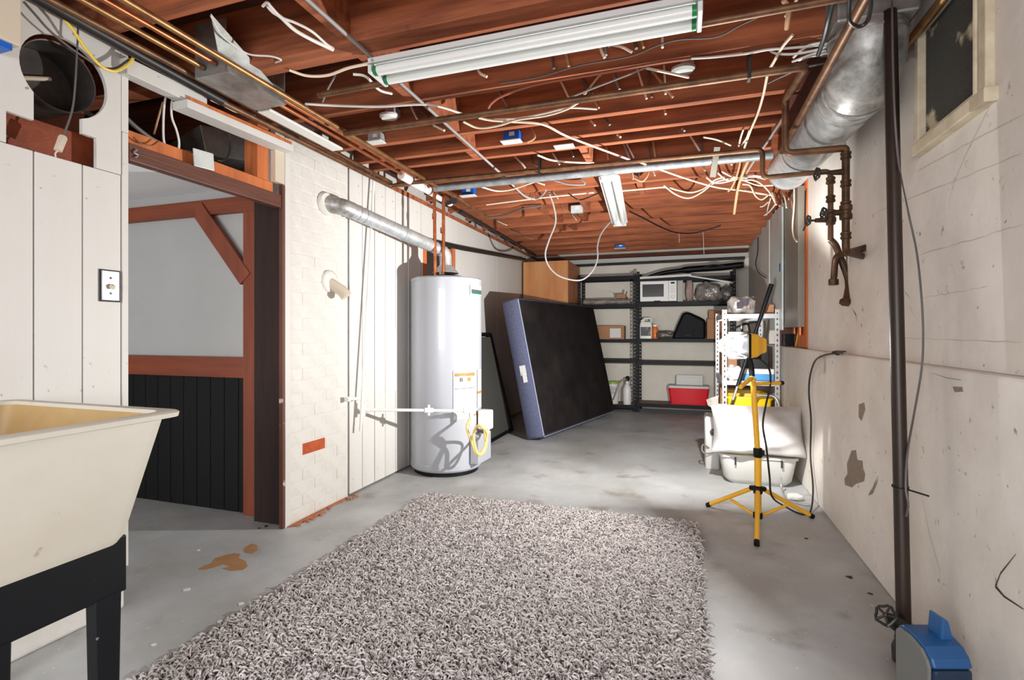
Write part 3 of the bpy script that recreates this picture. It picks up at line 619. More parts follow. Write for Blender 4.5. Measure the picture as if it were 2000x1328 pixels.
# ---- oak cabinet
cb = empty('oak_cabinet', (-1.78, 7.2, 0), 'tall light oak cabinet in the far left corner', 'cabinet')
cx0, cx1, cy0, cy1, ct = -2.09, -1.462, 6.76, 7.60, 2.075
mk('back_side', MB().box((cx0, cy0, 0), (cx1-0.018, cy1, ct)), OAK, cb, bevel=0.002)
mk('side_panel', MB().box((cx1-0.017, cy0+0.022, 0), (cx1, cy1, ct-0.09)), OAKE, cb, bevel=0.002)
mk('top_rail', MB().box((cx1-0.017, cy0+0.022, ct-0.088), (cx1, cy1, ct)), OAKE, cb, bevel=0.002)
mk('edge_banding', MB().box((cx1-0.017, cy0, 0), (cx1+0.001, cy0+0.020, ct)), OAK, cb, bevel=0.001)
for k in range(4): mk('hinge_hole', MB().lathe([(0, 0), (0.008, 0), (0.008, 0.002)], (cx1+0.0012, cy0+0.01, 1.75+k*0.06), 10, (1, 0, 0)), GUN, cb)
# ---- shelving
def ladder(mb, p, d, wdir, W, Lh, pitch=0.05, th=0.003):
    p, d, wdir = Vector(p), Vector(d), Vector(wdir); nn_ = d.cross(wdir)
    for s_ in (-1, 1): mb.obox(p+d*Lh/2+wdir*s_*W*0.34, d*Lh/2, wdir*W*0.16, nn_*th/2)
    k = int(Lh/pitch)
    for i in range(k+1): mb.obox(p+d*min(max(i*pitch, pitch*0.29), Lh-pitch*0.29), d*pitch*0.29, wdir*W*0.20, nn_*th/2)
def rack(name, x0, x1, y0, y1, ht, shelves, m, label, beam=0.045, board=CHIP, pw=0.038, holes=0.05):
    r = empty(name, ((x0+x1)/2, (y0+y1)/2, 0), label, 'shelving', 'metal shelving units')
    for sx in (0, 1):
        for sy in (0, 1):
            x, y = (x0, x1)[sx], (y0, y1)[sy]; ix, iy = (1, -1)[sx], (1, -1)[sy]; mb = MB()
            ladder(mb, (x+ix*pw/2, y, 0), (0, 0, 1), (1, 0, 0), pw, ht, holes); ladder(mb, (x, y+iy*pw/2, 0), (0, 0, 1), (0, 1, 0), pw, ht, holes)
            mk('upright', mb, m, r, fix=False)
    for z_ in shelves:
        s_ = mk('shelf', MB().box((x0+0.004, y0+0.004, z_-0.012), (x1-0.004, y1-0.004, z_)), board, r)
        for y in (y0+0.005, y1-0.005): mk('beam', MB().box((x0+0.004, y-0.003, z_-beam), (x1-0.004, y+0.003, z_+0.004)), m, s_)
        for x in (x0+0.005, x1-0.005): mk('beam', MB().box((x-0.003, y0+0.008, z_-beam), (x+0.003, y1-0.008, z_+0.004)), m, s_)
    return r
SF = 7.30
shz = [PY(1300, y, SF).z for y in (790, 706, 662, 590, 542)]
rack('steel_shelving', -0.605, 0.66, SF, 7.66, 1.95, shz, SHELFB, 'black steel shelving holding the microwave along the back wall')
rack('steel_shelving', -1.43, -0.615, SF, 7.66, 1.93, [PY(1190, y, SF).z for y in (790, 702, 663, 595, 540)], SHELFB, 'black steel shelving beside the oak cabinet')
rk = [PY(1460, y, 4.9).z for y in (745, 614)]
rack('steel_rack', 0.335, 0.79, 4.9, 5.9, 1.305, [0.12]+rk, SHELFW, 'light grey slotted steel rack along the right wall', beam=0.035, board=SHELFW, pw=0.036, holes=0.046)
# ---- things on the black shelving
s4, s3, s2, s1 = shz[3]+0.001, shz[2]+0.001, shz[1]+0.001, shz[0]+0.001
mwx0, mwx1 = PY(1250, 570, SF+0.02).x, PY(1322, 570, SF+0.02).x; mwh = PY(1290, 546, SF+0.02).z-s4
mw = empty('microwave', ((mwx0+mwx1)/2, SF+0.2, s4), 'white microwave oven on the black shelving', 'microwave')
mk('case', MB().box((mwx0, SF+0.03, s4+0.012), (mwx1, SF+0.34, s4+mwh)), WMETAL, mw, bevel=0.006)
mk('door', MB().box((mwx0+0.002, SF+0.012, s4+0.014), (mwx0+(mwx1-mwx0)*0.78, SF+0.029, s4+mwh-0.002)), WPLAST, mw, bevel=0.004)
w0 = (mwx1-mwx0)
mk('door_window', MB().box((mwx0+w0*0.07, SF+0.008, s4+mwh*0.24), (mwx0+w0*0.65, SF+0.0118, s4+mwh*0.80)), DARKGLASS, mw)
mk('control_panel', MB().box((mwx0+w0*0.785, SF+0.012, s4+0.014), (mwx1-0.002, SF+0.029, s4+mwh-0.002)), WPLAST, mw, bevel=0.004)
mk('display', MB().box((mwx0+w0*0.84, SF+0.009, s4+mwh*0.80), (mwx0+w0*0.94, SF+0.0118, s4+mwh*0.88)), BLACKPL, mw)
mk('dial', MB().lathe([(0, 0.016), (0.022, 0.016), (0.026, 0)], (mwx0+w0*0.885, SF+0.0119, s4+mwh*0.22), 20, (0, -1, 0)), WMETAL, mw, smooth=1)
b = MB()
for i in range(4):
    for j in range(3): b.box((mwx0+w0*(0.83+0.045*j), SF+0.0095, s4+mwh*(0.42+0.08*i)), (mwx0+w0*(0.86+0.045*j), SF+0.0118, s4+mwh*(0.465+0.08*i)))
mk('keypad', b, COOLW, mw)
mk('door_latch', MB().box((mwx0+w0*0.38, SF+0.006, s4+0.010), (mwx0+w0*0.56, SF+0.0118, s4+0.022)), BLACKPL, mw)
for i in (0.1, 0.9): mk('foot', MB().lathe([(0.012, 0), (0.012, 0.0118)], (mwx0+w0*i, SF+0.08, s4), 10), BLACKPL, mw)
def xs(px, y=SF+0.03): return PY(px, 650, y).x
def zs(py, px=1300, y=SF+0.03): return PY(px, py, y).z
pan = mk('grey_board', MB().box((xs(1322.8), SF+0.06, s4), (xs(1334), SF+0.30, zs(543))), PANELG, label='grey upright panel standing right of the microwave', cat='panel', bevel=0.003)
bg = mk('pink_wrapped_bundle', puff((xs(1347), SF+0.12, s4+0.155), 0.05, 0.09, 0.155, 0.6, 0.05, seed=3), mat('dull_pink_fabric', (176, 150, 144), 0.8, col2=(120, 84, 80), scale=9), label='dull pink wrapped bundle beside the grey panel on the shelf', cat='bundle', smooth=60)
pb = empty('clear_plastic_bag', (xs(1382), SF+0.18, s4), 'clear plastic bag of cables on the shelf right of the microwave', 'bag')
mk('bag_film', puff((xs(1384), SF+0.16, s4+0.13), 0.16, 0.12, 0.122, 0.62, 0.10, seed=5), SMOKE, pb, smooth=60)
mk('cable_coil', MB().tube(smoothp([(xs(1384)+0.09*math.cos(a*0.7), SF+0.16+0.05*math.sin(a*0.9), s4+0.12+0.07*math.sin(a*0.7)) for a in range(22)], 4), 0.007, 6), BLACKC, pb, smooth=1)
bg2 = mk('clear_plastic_bag', puff((xs(1421), SF+0.17, s4+0.105), 0.072, 0.12, 0.098, 0.6, 0.11, seed=9), SMOKE, label='smaller crumpled plastic bag at the right end of the microwave shelf', cat='bag', smooth=60)
tb = shz[4]+0.006
gb = empty('long_gun_cases', (0.1, SF+0.1, tb), 'long black padded bag laid along the top of the shelving', 'bag')
mk('padded_sleeve', MB().tube(smoothp([PY(1262, 543, SF+0.08), PY(1300, 532, SF+0.08), PY(1350, 526, SF+0.08), PY(1410, 522, SF+0.10), PY(1452, 517, SF+0.10)], 5), [0.02]+[0.035]*8+[0.055]*11+[0.05], 12, flat=0.8), BLACKPL, gb, smooth=60)
mk('sleeve_strap', MB().tube(smoothp([PY(1370, 524, SF+0.03), PY(1392, 517, SF+0.02), PY(1415, 519, SF+0.02)], 4), 0.009, 8), BLACKC, gb, smooth=1)
gb.name = 'padded_bag'
mk('white_trim_piece', MB().bar(PY(1250, 543, SF-0.02), PY(1350, 537, SF-0.02), 0.012, 0.03, up=(0, 0, 1)), PAPER, label='thin white strip lying above the microwave', cat='strip')
mk('thin_white_rod', MB().bar(PY(1340, 538, SF-0.03), PY(1432, 552, SF-0.03), 0.008, 0.018), PAPER, label='thin pale rod sloping across the top right of the shelving', cat='rod')
# shelf below
jg = empty('chemical_jug', (xs(1260), SF+0.12, s3), 'white plastic jug with a dark printed label', 'jug')
jx0, jx1, jz = xs(1249), xs(1273), s3
jb = MB(); loft(jb, [rrect(jx0, jx1, SF+0.05, SF+0.19, 0.02, jz), rrect(jx0, jx1, SF+0.05, SF+0.19, 0.02, jz+0.20), rrect(jx0+0.01, jx1-0.01, SF+0.06, SF+0.18, 0.02, jz+0.235)])
mk('body', jb, WPLAST, jg, smooth=50)
mk('handle', MB().tube(fillet([(jx0+0.05, SF+0.12, jz+0.23), (jx0+0.05, SF+0.12, jz+0.285), (jx1-0.015, SF+0.12, jz+0.285), (jx1-0.015, SF+0.12, jz+0.23)], 0.02), 0.014, 10), WPLAST, jg, smooth=1)
mk('cap', MB().lathe([(0.02, 0), (0.02, 0.03)], (jx0+0.03, SF+0.12, jz+0.235), 16), WPLAST, jg, smooth=1)
mk('jug_label', MB().box((jx0+0.015, SF+0.046, jz+0.04), (jx1-0.015, SF+0.0498, jz+0.165)), LABELD, jg)
ob = empty('orange_bottle', (xs(1279), SF+0.12, s3), 'orange bottle with a white cap beside the jug', 'bottle')
mk('body', MB().lathe([(0.04, 0), (0.042, 0.01), (0.042, 0.13), (0.03, 0.165), (0.028, 0.17)], (xs(1279), SF+0.13, s3), 24), ORANGEP, ob, smooth=1)
mk('cap', MB().lathe([(0.034, 0.17), (0.034, 0.2), (0.0, 0.203)], (xs(1279), SF+0.13, s3), 24), WPLAST, ob, smooth=1)
mk('dark_bag', puff((xs(1300), SF+0.13, s3+0.055), 0.14, 0.08, 0.055, 0.7, 0.09, seed=12), mat('dark_crinkled_plastic', (96, 88, 80), 0.3, bump=0.7, bscale=22), label='crumpled dark plastic bag beside the orange bottle', cat='bag', smooth=60)
hb = empty('black_duffel_bag', (xs(1352), SF+0.2, s3), 'black sagging duffel bag on the middle black shelf', 'bag')
db = MB().prism([(xs(1312), SF+0.03, s3), (xs(1379), SF+0.03, s3), (xs(1379), SF+0.03, s3+0.25), (xs(1365), SF+0.03, s3+0.30), (xs(1343), SF+0.03, s3+0.37), (xs(1333), SF+0.03, s3+0.35), (xs(1322), SF+0.03, s3+0.18)], (0, 0.25, 0))
mk('bag_body', db, mat('black_nylon', (9, 9, 13), 0.6, spec=0.2, bump=0.4, bscale=14), hb, bevel=0.03, smooth=60)
mk('bag_handle', MB().tube(smoothp([(xs(1330), SF+0.02, s3+0.15), (xs(1338), SF-0.005, s3+0.06), (xs(1350), SF-0.005, s3+0.05), (xs(1357), SF+0.02, s3+0.14)], 6), 0.008, 8), BLACKC, hb, smooth=1)
def carton(name, x0, x1, y0, y1, z0, z1, label, tape=True, lab=None):
    e = empty(name, ((x0+x1)/2, (y0+y1)/2, z0), label, 'box')
    mk('carton_body', MB().box((x0, y0, z0), (x1, y1, z1)), CARD, e, bevel=0.003)
    if tape: mk('tape_strip', MB().box((x0-0.001, y0+(y1-y0)*0.45, z1+0.0002), (x1+0.001, y0+(y1-y0)*0.55, z1+0.001)), TAPE, e)
    if lab: mk('shipping_label', MB().box((x0+(x1-x0)*lab[0], y0-0.0015, z0+(z1-z0)*0.12), (x0+(x1-x0)*lab[1], y0-0.0003, z0+(z1-z0)*0.8)), PAPER, e)
    return e
carton('cardboard_box', xs(1381), xs(1413), SF+0.03, SF+0.32, s3, s3+0.27, 'cardboard box at the right end of the middle black shelf')
carton('cardboard_box', xs(1384), xs(1410), SF+0.05, SF+0.30, s3+0.272, s3+0.38, 'flat orange-brown box stacked on another cardboard box')
# left unit contents
l3, l4 = PY(1190, 663, SF).z+0.001, PY(1190, 595, SF).z+0.001
carton('cardboard_box', PY(1166, 650, SF+.03).x, PY(1219, 650, SF+.03).x, SF+0.03, SF+0.25, l3, PY(1190, 636, SF+.03).z, 'cardboard box with a white label beside the oak cabinet', lab=(0.48, 0.88))
mk('wrapped_roll', MB().tube([(PY(1140, 580, SF+.1).x, SF+0.1, l4+0.045), (PY(1231, 580, SF+.1).x, SF+0.1, l4+0.045)], [0.044, 0.044], 14), SMOKE, label='long plastic wrapped roll lying on the shelf by the oak cabinet', cat='roll', smooth=40)
mk('small_torn_box', MB().box((xs(1205), SF+0.05, l4+0.09), (xs(1222), SF+0.16, l4+0.145)).bar((xs(1205), SF+0.05, l4+0.143), (xs(1197), SF+0.05, l4+0.17), 0.1, 0.003).bar((xs(1222), SF+0.05, l4+0.143), (xs(1224), SF+0.05, l4+0.185), 0.1, 0.003), CARD, label='small torn open carton on top of the wrapped roll', cat='box')
l1 = PY(1190, 790, SF).z+0.001
bk = empty('plastic_bucket', (xs(1196), SF+0.14, l1), 'white plastic tub with a green lid beside the leaning box spring', 'bucket')
bx_ = PY(1196, 700, SF+0.14).x
mk('pail', MB().lathe([(0.085, 0), (0.10, 0.30), (0.102, 0.30)], (bx_, SF+0.14, l1), 28), WPLAST, bk, smooth=40)
mk('lid', MB().lathe([(0.106, 0.285), (0.106, 0.315), (0.0, 0.318)], (bx_, SF+0.14, l1), 28), mat('lime_green_lid', (150, 190, 70), 0.4), bk, smooth=40)
mk('pail_label', MB().lathe([(0.0945, 0.14), (0.1, 0.25)], (bx_, SF+0.14, l1), 20, a0=-2.4, a1=-0.8), GREYPR, bk, smooth=40)
sp_ = empty('sprayer_jug', (xs(1226), SF+0.1, l1), 'white sprayer jug with a grey hose next to the green lidded tub', 'sprayer')
sx_ = PY(1225, 700, SF+0.1).x
mk('jug_body', MB().lathe([(0.052, 0), (0.056, 0.02), (0.056, 0.22), (0.035, 0.28), (0.02, 0.29), (0.02, 0.33), (0, 0.335)], (sx_, SF+0.1, l1), 24), WPLAST, sp_, smooth=40)
mk('spray_hose', MB().tube(smoothp([(sx_, SF+0.1, l1+0.33), (sx_-0.03, SF+0.06, l1+0.36), (sx_-0.10, SF+0.03, l1+0.30), (sx_-0.15, SF+0.02, l1+0.16), (sx_-0.19, SF+0.02, l1+0.06)], 6), 0.010, 8), GREYC, sp_, smooth=1)
mk('spray_head', MB().lathe([(0.026, 0), (0.03, 0.05), (0.015, 0.07)], (sx_+0.005, SF+0.1, l1+0.33), 12), BLACKPL, sp_, smooth=1)
# cooler
ck = empty('picnic_cooler', (xs(1343), SF+0.16, s1), 'red picnic cooler on the bottom black shelf', 'cooler')
kx0, kx1 = xs(1305), xs(1386); kh = zs(757)-s1
cb_ = MB(); loft(cb_, [rrect(kx0+0.03, kx1-0.03, SF+0.05, SF+0.30, 0.03, s1), rrect(kx0, kx1, SF+0.03, SF+0.32, 0.03, s1+kh)])
mk('cooler_body', cb_, RED, ck, smooth=50)
cb_ = MB(); loft(cb_, [rrect(kx0-0.004, kx1+0.004, SF+0.026, SF+0.324, 0.03, s1+kh), rrect(kx0-0.004, kx1+0.004, SF+0.026, SF+0.324, 0.03, s1+kh+0.03)])
mk('cooler_rim', cb_, COOLW, ck, smooth=50)
lx0, lx1 = xs(1320), xs(1374)
mk('cooler_lid', MB().box((lx0, SF+0.14, s1+kh+0.031), (lx1, SF+0.17, s1+kh+0.175)), COOLW, ck, bevel=0.012)
mk('lid_recess', MB().box((lx0+0.04, SF+0.132, s1+kh+0.06), (lx1-0.04, SF+0.139, s1+kh+0.145)), COOLW, ck, bevel=0.003)
for k in range(4): mk('lid_rib', MB().box((lx0+0.05, SF+0.126, s1+kh+0.07+k*0.018), (lx1-0.05, SF+0.1318, s1+kh+0.076+k*0.018)), COOLW, ck)
# ---- things on the grey rack
k2, k1 = rk[1]+0.001, rk[0]+0.001
pbag = empty('plastic_parts_bag', (0.5, 5.1, k2), 'clear plastic bag with a printed label on top of the grey rack', 'bag')
mk('bag_film', puff((PY(1448, 600, 5.0).x, 5.03, k2+0.085), 0.115, 0.11, 0.078, 0.6, 0.11, seed=21), SMOKE, pbag, smooth=60)
mk('printed_label', MB().obox((PY(1453, 600, 4.92).x, 4.915, k2+0.095), (0.06, 0, 0), (0, 0.01, 0.045), (0, 0.002, -0.0006)), LABELD, pbag)
mk('fabric_roll', MB().tube([(PY(1474, 600, 5.0).x, 4.98, k2+0.06), (PY(1474, 600, 5.0).x+0.01, 5.3, k2+0.06)], 0.058, 16).tube([(PY(1474, 600, 5.0).x, 4.975, k2+0.06), (PY(1474, 600, 5.0).x, 4.985, k2+0.06)], 0.03, 12), DARKW, label='dark rolled bundle with a white band on the grey rack', cat='roll', smooth=40)
carton('cardboard_box', 0.66, 0.77, 5.05, 5.4, k2, k2+0.09, 'small cardboard box tucked behind the dark roll')
bx = empty('blue_white_box', (0.6, 5.2, k1), 'flat blue and white printed box on the lower rack shelf', 'box')
mk('box_body', MB().box((0.44, 5.05, k1), (0.77, 5.5, k1+0.055)), BLUEBOX, bx, bevel=0.002)
mk('box_lid', MB().box((0.438, 5.048, k1+0.0555), (0.772, 5.502, k1+0.10)), PAPER, bx, bevel=0.002)
mk('crumpled_white_bag', puff((0.435, 4.99, k1+0.065), 0.07, 0.06, 0.064, 0.7, 0.08, seed=31), PILLOW, label='crumpled white plastic bag beside the blue and white box', cat='bag', smooth=60)
yt = empty('yellow_tote', (0.55, 5.15, 0.121), 'yellow plastic tote on the bottom shelf of the grey rack', 'tote')
tb_ = MB(); loft(tb_, [rrect(0.41, 0.70, 4.97, 5.5, 0.03, 0.122), rrect(0.38, 0.74, 4.94, 5.53, 0.03, 0.52)], cap1=False); loft(tb_, [rrect(0.388, 0.732, 4.948, 5.522, 0.03, 0.52), rrect(0.42, 0.69, 4.98, 5.49, 0.03, 0.14)], cap0=False)
mk('tote_body', tb_, CYELLOW, yt, smooth=50)
tb_ = MB(); loft(tb_, [rrect(0.37, 0.75, 4.93, 5.54, 0.03, 0.515), rrect(0.37, 0.75, 4.93, 5.54, 0.03, 0.535), rrect(0.388, 0.732, 4.948, 5.522, 0.03, 0.535), rrect(0.388, 0.732, 4.948, 5.522, 0.03, 0.515)], cap0=False, cap1=False)
mk('tote_rim', tb_, CYELLOW, yt, smooth=50)
carton('cardboard_box', 0.36, 0.66, 5.55, 5.86, 0.122, 0.55, 'brown carton behind the yellow tote under the rack')
carton('cardboard_box', 0.37, 0.62, 5.45, 5.85, k1, k1+0.40, 'tall brown carton at the back of the lower rack shelf')
mk('toolbox', MB().box((0.50, 5.15, k1+0.101), (0.74, 5.42, k1+0.30)).tube(fillet([(0.55, 5.15, k1+0.3), (0.55, 5.14, k1+0.35), (0.66, 5.14, k1+0.35), (0.66, 5.15, k1+0.3)], 0.02), 0.01, 8), BLACKPL, label='black case standing on the blue and white box', cat='case', bevel=0.012)
# black stick leaning on the rack
q0, q1 = PY(1425, 800, 4.80), PY(1507, 555, 4.86)
tp_ = empty('black_leaning_pole', (q0.x, q0.y, 0.0), 'long black telescopic pole leaning across the grey rack', 'pole')
dd = (q1-q0).normalized(); qf = q0-dd*((q0.z-0.004)/dd.z)
mk('lower_tube', MB().tube([qf, q0+dd*0.10], 0.009, 10), BLACKS, tp_, smooth=1)
mk('silver_tube', MB().tube([q0+dd*0.09, q0+dd*0.22], 0.011, 10), CHROME, tp_, smooth=1)
mk('upper_tube', MB().tube([q0+dd*0.21, q0+dd*0.75, q0+dd*0.95, q1], [0.015, 0.015, 0.017, 0.02], 12), BLACKPL, tp_, smooth=1)
mk('hinged_arm', MB().tube(smoothp([q0+dd*0.80, q0+dd*0.80+Vector((-0.10, 0, -0.02)), q0+dd*0.80+Vector((-0.19, 0, -0.06)), q0+dd*0.80+Vector((-0.2, 0, -0.13))], 5), 0.009, 8), BLACKPL, tp_, smooth=1)
# folding chair frame beside the rack
mk('bent_tube_frame', MB().tube(fillet([(0.60, 4.78, 0.003), (0.57, 4.80, 0.50), (0.60, 4.82, 0.565), (0.74, 4.82, 0.565), (0.77, 4.80, 0.50), (0.77, 4.78, 0.003)], 0.08, 8), 0.011, 12), CHROME, label='bent chrome tube frame standing behind the bagged pillow', cat='frame', smooth=1)
# ---- tub and bagged pillow
TX0, TX1, TY0, TY1 = 0.265, 0.765, 4.02, 4.42
wt = empty('white_storage_tub', (0.51, 4.2, 0), 'white plastic storage tub under the bagged pillow', 'tub')
t_ = MB(); loft(t_, [rrect(TX0+0.06, TX1-0.06, TY0+0.05, TY1-0.05, 0.06, 0.0), rrect(TX0+0.025, TX1-0.025, TY0+0.02, TY1-0.02, 0.07, 0.04), rrect(TX0+0.004, TX1-0.004, TY0+0.004, TY1-0.004, 0.06, 0.17), rrect(TX0, TX1, TY0, TY1, 0.06, 0.20)])
mk('tub_body', t_, OFFW, wt, smooth=50)
t_ = MB(); loft(t_, [rrect(TX0-0.012, TX1+0.012, TY0-0.012, TY1+0.012, 0.06, 0.201), rrect(TX0-0.012, TX1+0.012, TY0-0.012, TY1+0.012, 0.06, 0.22)])
mk('tub_lid', t_, OFFW, wt, smooth=50)
for x in (0.36, 0.51, 0.66): mk('latch', MB().box((x-0.006, TY0-0.018, 0.15), (x+0.006, TY0-0.0125, 0.205)), GUN, wt)
pl = empty('bagged_pillow', (0.5, 4.2, 0.225), 'white pillow in a clear plastic bag lying on the storage tub', 'pillow')
def pillow(cx, cyy, cz_, hw, hh, ht):
    mb = MB(); n, m = 30, 22; rs = random.Random(4)
    for sgn in (1, -1):
        o = len(mb.v)
        for j in range(m+1):
            for i in range(n+1):
                u_, v_ = 2*i/n-1, 2*j/m-1
                prof = (max(0, 1-abs(u_)**2.5)*max(0, 1-abs(v_)**2.4))**0.5
                pinch = 1-0.07*(1-abs(u_)**2)*abs(v_)**6; pin2 = 1-0.07*(1-abs(v_)**2)*abs(u_)**6
                wob = 0.016*math.sin(5*u_+3*v_)+0.014*math.sin(9*v_-4*u_)+0.010*math.sin(13*u_+6*v_)
                x = hw*u_*pin2; z = hh*v_*pinch; y = -sgn*(ht*prof+wob*prof)
                mb.v.append(Vector((cx+x, cyy+y+0.10*v_, cz_+z)))
        for j in range(m):
            for i in range(n):
                a = o+j*(n+1)+i; q = [a, a+1, a+n+2, a+n+1]; mb.f.append(q if sgn > 0 else q[::-1])
    return mb
mk('pillow_body', pillow(0.515, 4.13, 0.392, 0.315, 0.168, 0.165), PILLOW, pl, smooth=60)
mk('bag_corner', MB().add([(0.20, 4.20, 0.60), (0.26, 4.19, 0.625), (0.25, 4.21, 0.50), (0.172, 4.215, 0.585), (0.185, 4.23, 0.54)], [(0, 1, 2), (0, 2, 4, 3)]), SMOKE, pl)
wc = empty('white_appliance', (0.2, 4.35, 0), 'grubby white plastic container with a wire bail left of the bagged pillow', 'container')
t_ = MB(); loft(t_, [rrect(0.175, 0.285, 4.44, 4.66, 0.02, 0.0), rrect(0.17, 0.29, 4.43, 4.67, 0.02, 0.40), rrect(0.18, 0.28, 4.44, 4.66, 0.02, 0.42)])
mk('container_body', t_, OFFW, wc, smooth=50)
mk('wire_bail', MB().tube(smoothp([(0.20, 4.425, 0.17), (0.155, 4.40, 0.20), (0.15, 4.39, 0.15), (0.19, 4.40, 0.13), (0.25, 4.42, 0.15)], 6), 0.006, 8), CHROME, wc, smooth=1)
mk('dark_knob', MB().lathe([(0.028, 0), (0.026, 0.02), (0, 0.022)], (0.235, 4.429, 0.30), 16, (0, -1, 0)), GUN, wc, smooth=1)
mk('rag', puff((0.70, 3.78, 0.022), 0.05, 0.03, 0.021, 0.8, 0.08, seed=41), PAPER, label='small crumpled white rag on the floor by the right wall', cat='rag', smooth=60)
mk('bent_wire_loop', MB().tube(smoothp([(0.645, 3.95, 0.10), (0.645, 3.92, 0.03), (0.65, 3.78, 0.006), (0.70, 3.70, 0.006), (0.77, 3.68, 0.006)], 6), 0.006, 8), CHROME, label='thin bent grey wire on the floor behind the tripod', cat='wire', smooth=1)
# ------------------------------------------------------------------ work light on tripod
W0 = Vector((0.416, 3.285, 0)); WD = 2.985
wl = empty('work_light', W0, 'lit work light on a yellow steel tripod stand', 'work light')
hub = W0+Vector((0, 0, 0.19)); low = W0+Vector((0, 0, 0.035))
mk('lower_pole', MB().tube([W0+Vector((0, 0, 0.03)), W0+Vector((0, 0, 0.40))], 0.0195, 16), YELLOW, wl, smooth=1)
top_ = PD(1469, 738, WD)
mk('upper_pole', MB().tube([W0+Vector((0, 0, 0.38)), Vector((top_.x+0.004, top_.y, top_.z))], 0.0155, 16), YELLOW, wl, smooth=1)
mk('height_clamp', MB().lathe([(0.021, 0.375), (0.025, 0.38), (0.025, 0.425), (0.019, 0.43)], W0, 20).obox(W0+Vector((0.028, 0.01, 0.40)), (0.008, 0, 0), (0, 0.01, 0), (0, 0, 0.014)), BLACKPL, wl, smooth=1)
mk('leg_hub', MB().lathe([(0.024, 0.165), (0.026, 0.17), (0.026, 0.205), (0.021, 0.21)], W0, 20), BLACKPL, wl, smooth=1)
mk('brace_hub', MB().lathe([(0.024, 0.02), (0.026, 0.025), (0.026, 0.05), (0.021, 0.055)], W0, 20), BLACKPL, wl, smooth=1)
for f in ((1478, 1062), (1383, 986), (1586, 1008)):
    ft = PZ(f[0], f[1], 0.014); dr = (ft-W0); dr.z = 0; dr.normalize()
    a_ = hub+dr*0.028; lg = mk('leg', MB().tube([a_, ft], 0.0125, 12), YELLOW, wl, smooth=1)
    mk('foot_cap', MB().tube([ft-(ft-a_).normalized()*0.02, ft+(ft-a_).normalized()*0.008], 0.0145, 12), BLACKPL, lg, smooth=1)
    mid = a_+(ft-a_)*0.55; mk('brace', MB().tube([low+dr*0.026, mid], 0.0085, 10), YELLOW, wl, smooth=1)
    mk('hinge_bracket', MB().obox(hub+dr*0.03, dr*0.016, dr.cross(Vector((0, 0, 1)))*0.014, (0, 0, 0.012)), BLACKPL, wl, bevel=0.003)
# T handle
hx = (vr*1.0-vdir*0.15).normalized()
mk('handle_bar', MB().tube([PD(1470, 750, WD-0.02), PD(1527, 748, WD+0.06)], 0.0105, 12).tube([PD(1468, 738, WD-0.01), PD(1446, 756, WD-0.12)], 0.0125, 12), YELLOW, wl, smooth=1)
mk('handle_cap', MB().tube([PD(1523, 748, WD+0.055), PD(1529, 748, WD+0.063)], 0.0125, 12), BLACKPL, wl, smooth=1)
mk('swivel_neck', MB().tube([PD(1469, 735, WD), PD(1467, 715, WD), PD(1462, 698, WD)], [0.015, 0.017, 0.018], 12), BLACKPL, wl, smooth=1)
# lamp head: axis points to the left of the picture and a little to the lens
ha = (-vr*0.95+vdir*0.28).normalized(); hs = Vector((0, 0, 1)).cross(ha).normalized(); hu = Vector((0, 0, 1))
ha2 = (ha+hu*0.05).normalized()
rim = PD(1444, 675, WD-0.02)
def rect(c, a, b, ch=0.18):       # chamfered rectangle, half sizes a (sideways) and b (up)
    out = []
    for sx, sy in ((1, 1), (-1, 1), (-1, -1), (1, -1)):
        k1_, k2_ = (sx, sy*(1-ch)), (sx*(1-ch), sy)
        if sx*sy < 0: k1_, k2_ = k2_, k1_
        out += [c+hs*a*k1_[0]+hu*b*k1_[1], c+hs*a*k2_[0]+hu*b*k2_[1]]
    return out
mk('housing', loft(MB(), [rect(rim+ha*0.004, 0.085, 0.074), rect(rim-ha*0.07, 0.075, 0.066), rect(rim-ha*0.115, 0.055, 0.048), rect(rim-ha*0.148, 0.05, 0.042), rect(rim-ha*0.154, 0.04, 0.032)]), YELPL, wl, bevel=0.004)
for k in (-0.5, 0, 0.5): mk('cooling_rib', MB().bar(rim-ha*0.02+hs*0.085*k+hu*0.073, rim-ha*0.11+hs*0.06*k+hu*0.050, 0.006, 0.012), YELPL, wl)
b = MB(); loft(b, [rect(rim-ha*0.004, 0.091, 0.080), rect(rim+ha*0.012, 0.091, 0.080), rect(rim+ha*0.012, 0.082, 0.070), rect(rim-ha*0.004, 0.082, 0.070)], False, False); mk('bezel', b, BLACKPL, wl)
mk('reflector', loft(MB(), [rect(rim+ha*0.006, 0.081, 0.069), rect(rim+ha*0.0065, 0.02, 0.015)], False, True), REFL, wl)
front = rim+ha*0.105
b = MB(); A1, A2 = rect(rim+ha*0.013, 0.082, 0.070), rect(front, 0.042, 0.030)
for i in range(8):
    j = (i+1) % 8; b.tube([A2[i], A2[j]], 0.0030, 6)
    if i in (3, 4, 5): b.tube([A1[i], A1[j]], 0.0032, 6)
    if i % 2 == 0: b.tube([(A1[i]+A1[j])/2, (A2[i]+A2[j])/2], 0.0030, 6)
mk('led_frame', b, LED, wl)
b = MB(); A3 = rect(rim+ha*0.05, 0.04, 0.024)
for i in range(8): b.tube([A3[i], A3[(i+1) % 8]], 0.0032, 6)
mk('led_core', b, LED, wl)
mk('lens_shell', loft(MB(), [rect(rim+ha*0.013, 0.0845, 0.0725), rect(front, 0.0445, 0.0325)], False, True), LENS, wl)
mk('junction_box', MB().obox(rim-ha*0.115-hu*0.055, ha*0.022, hs*0.025, hu*0.025), BLACKPL, wl, bevel=0.005)
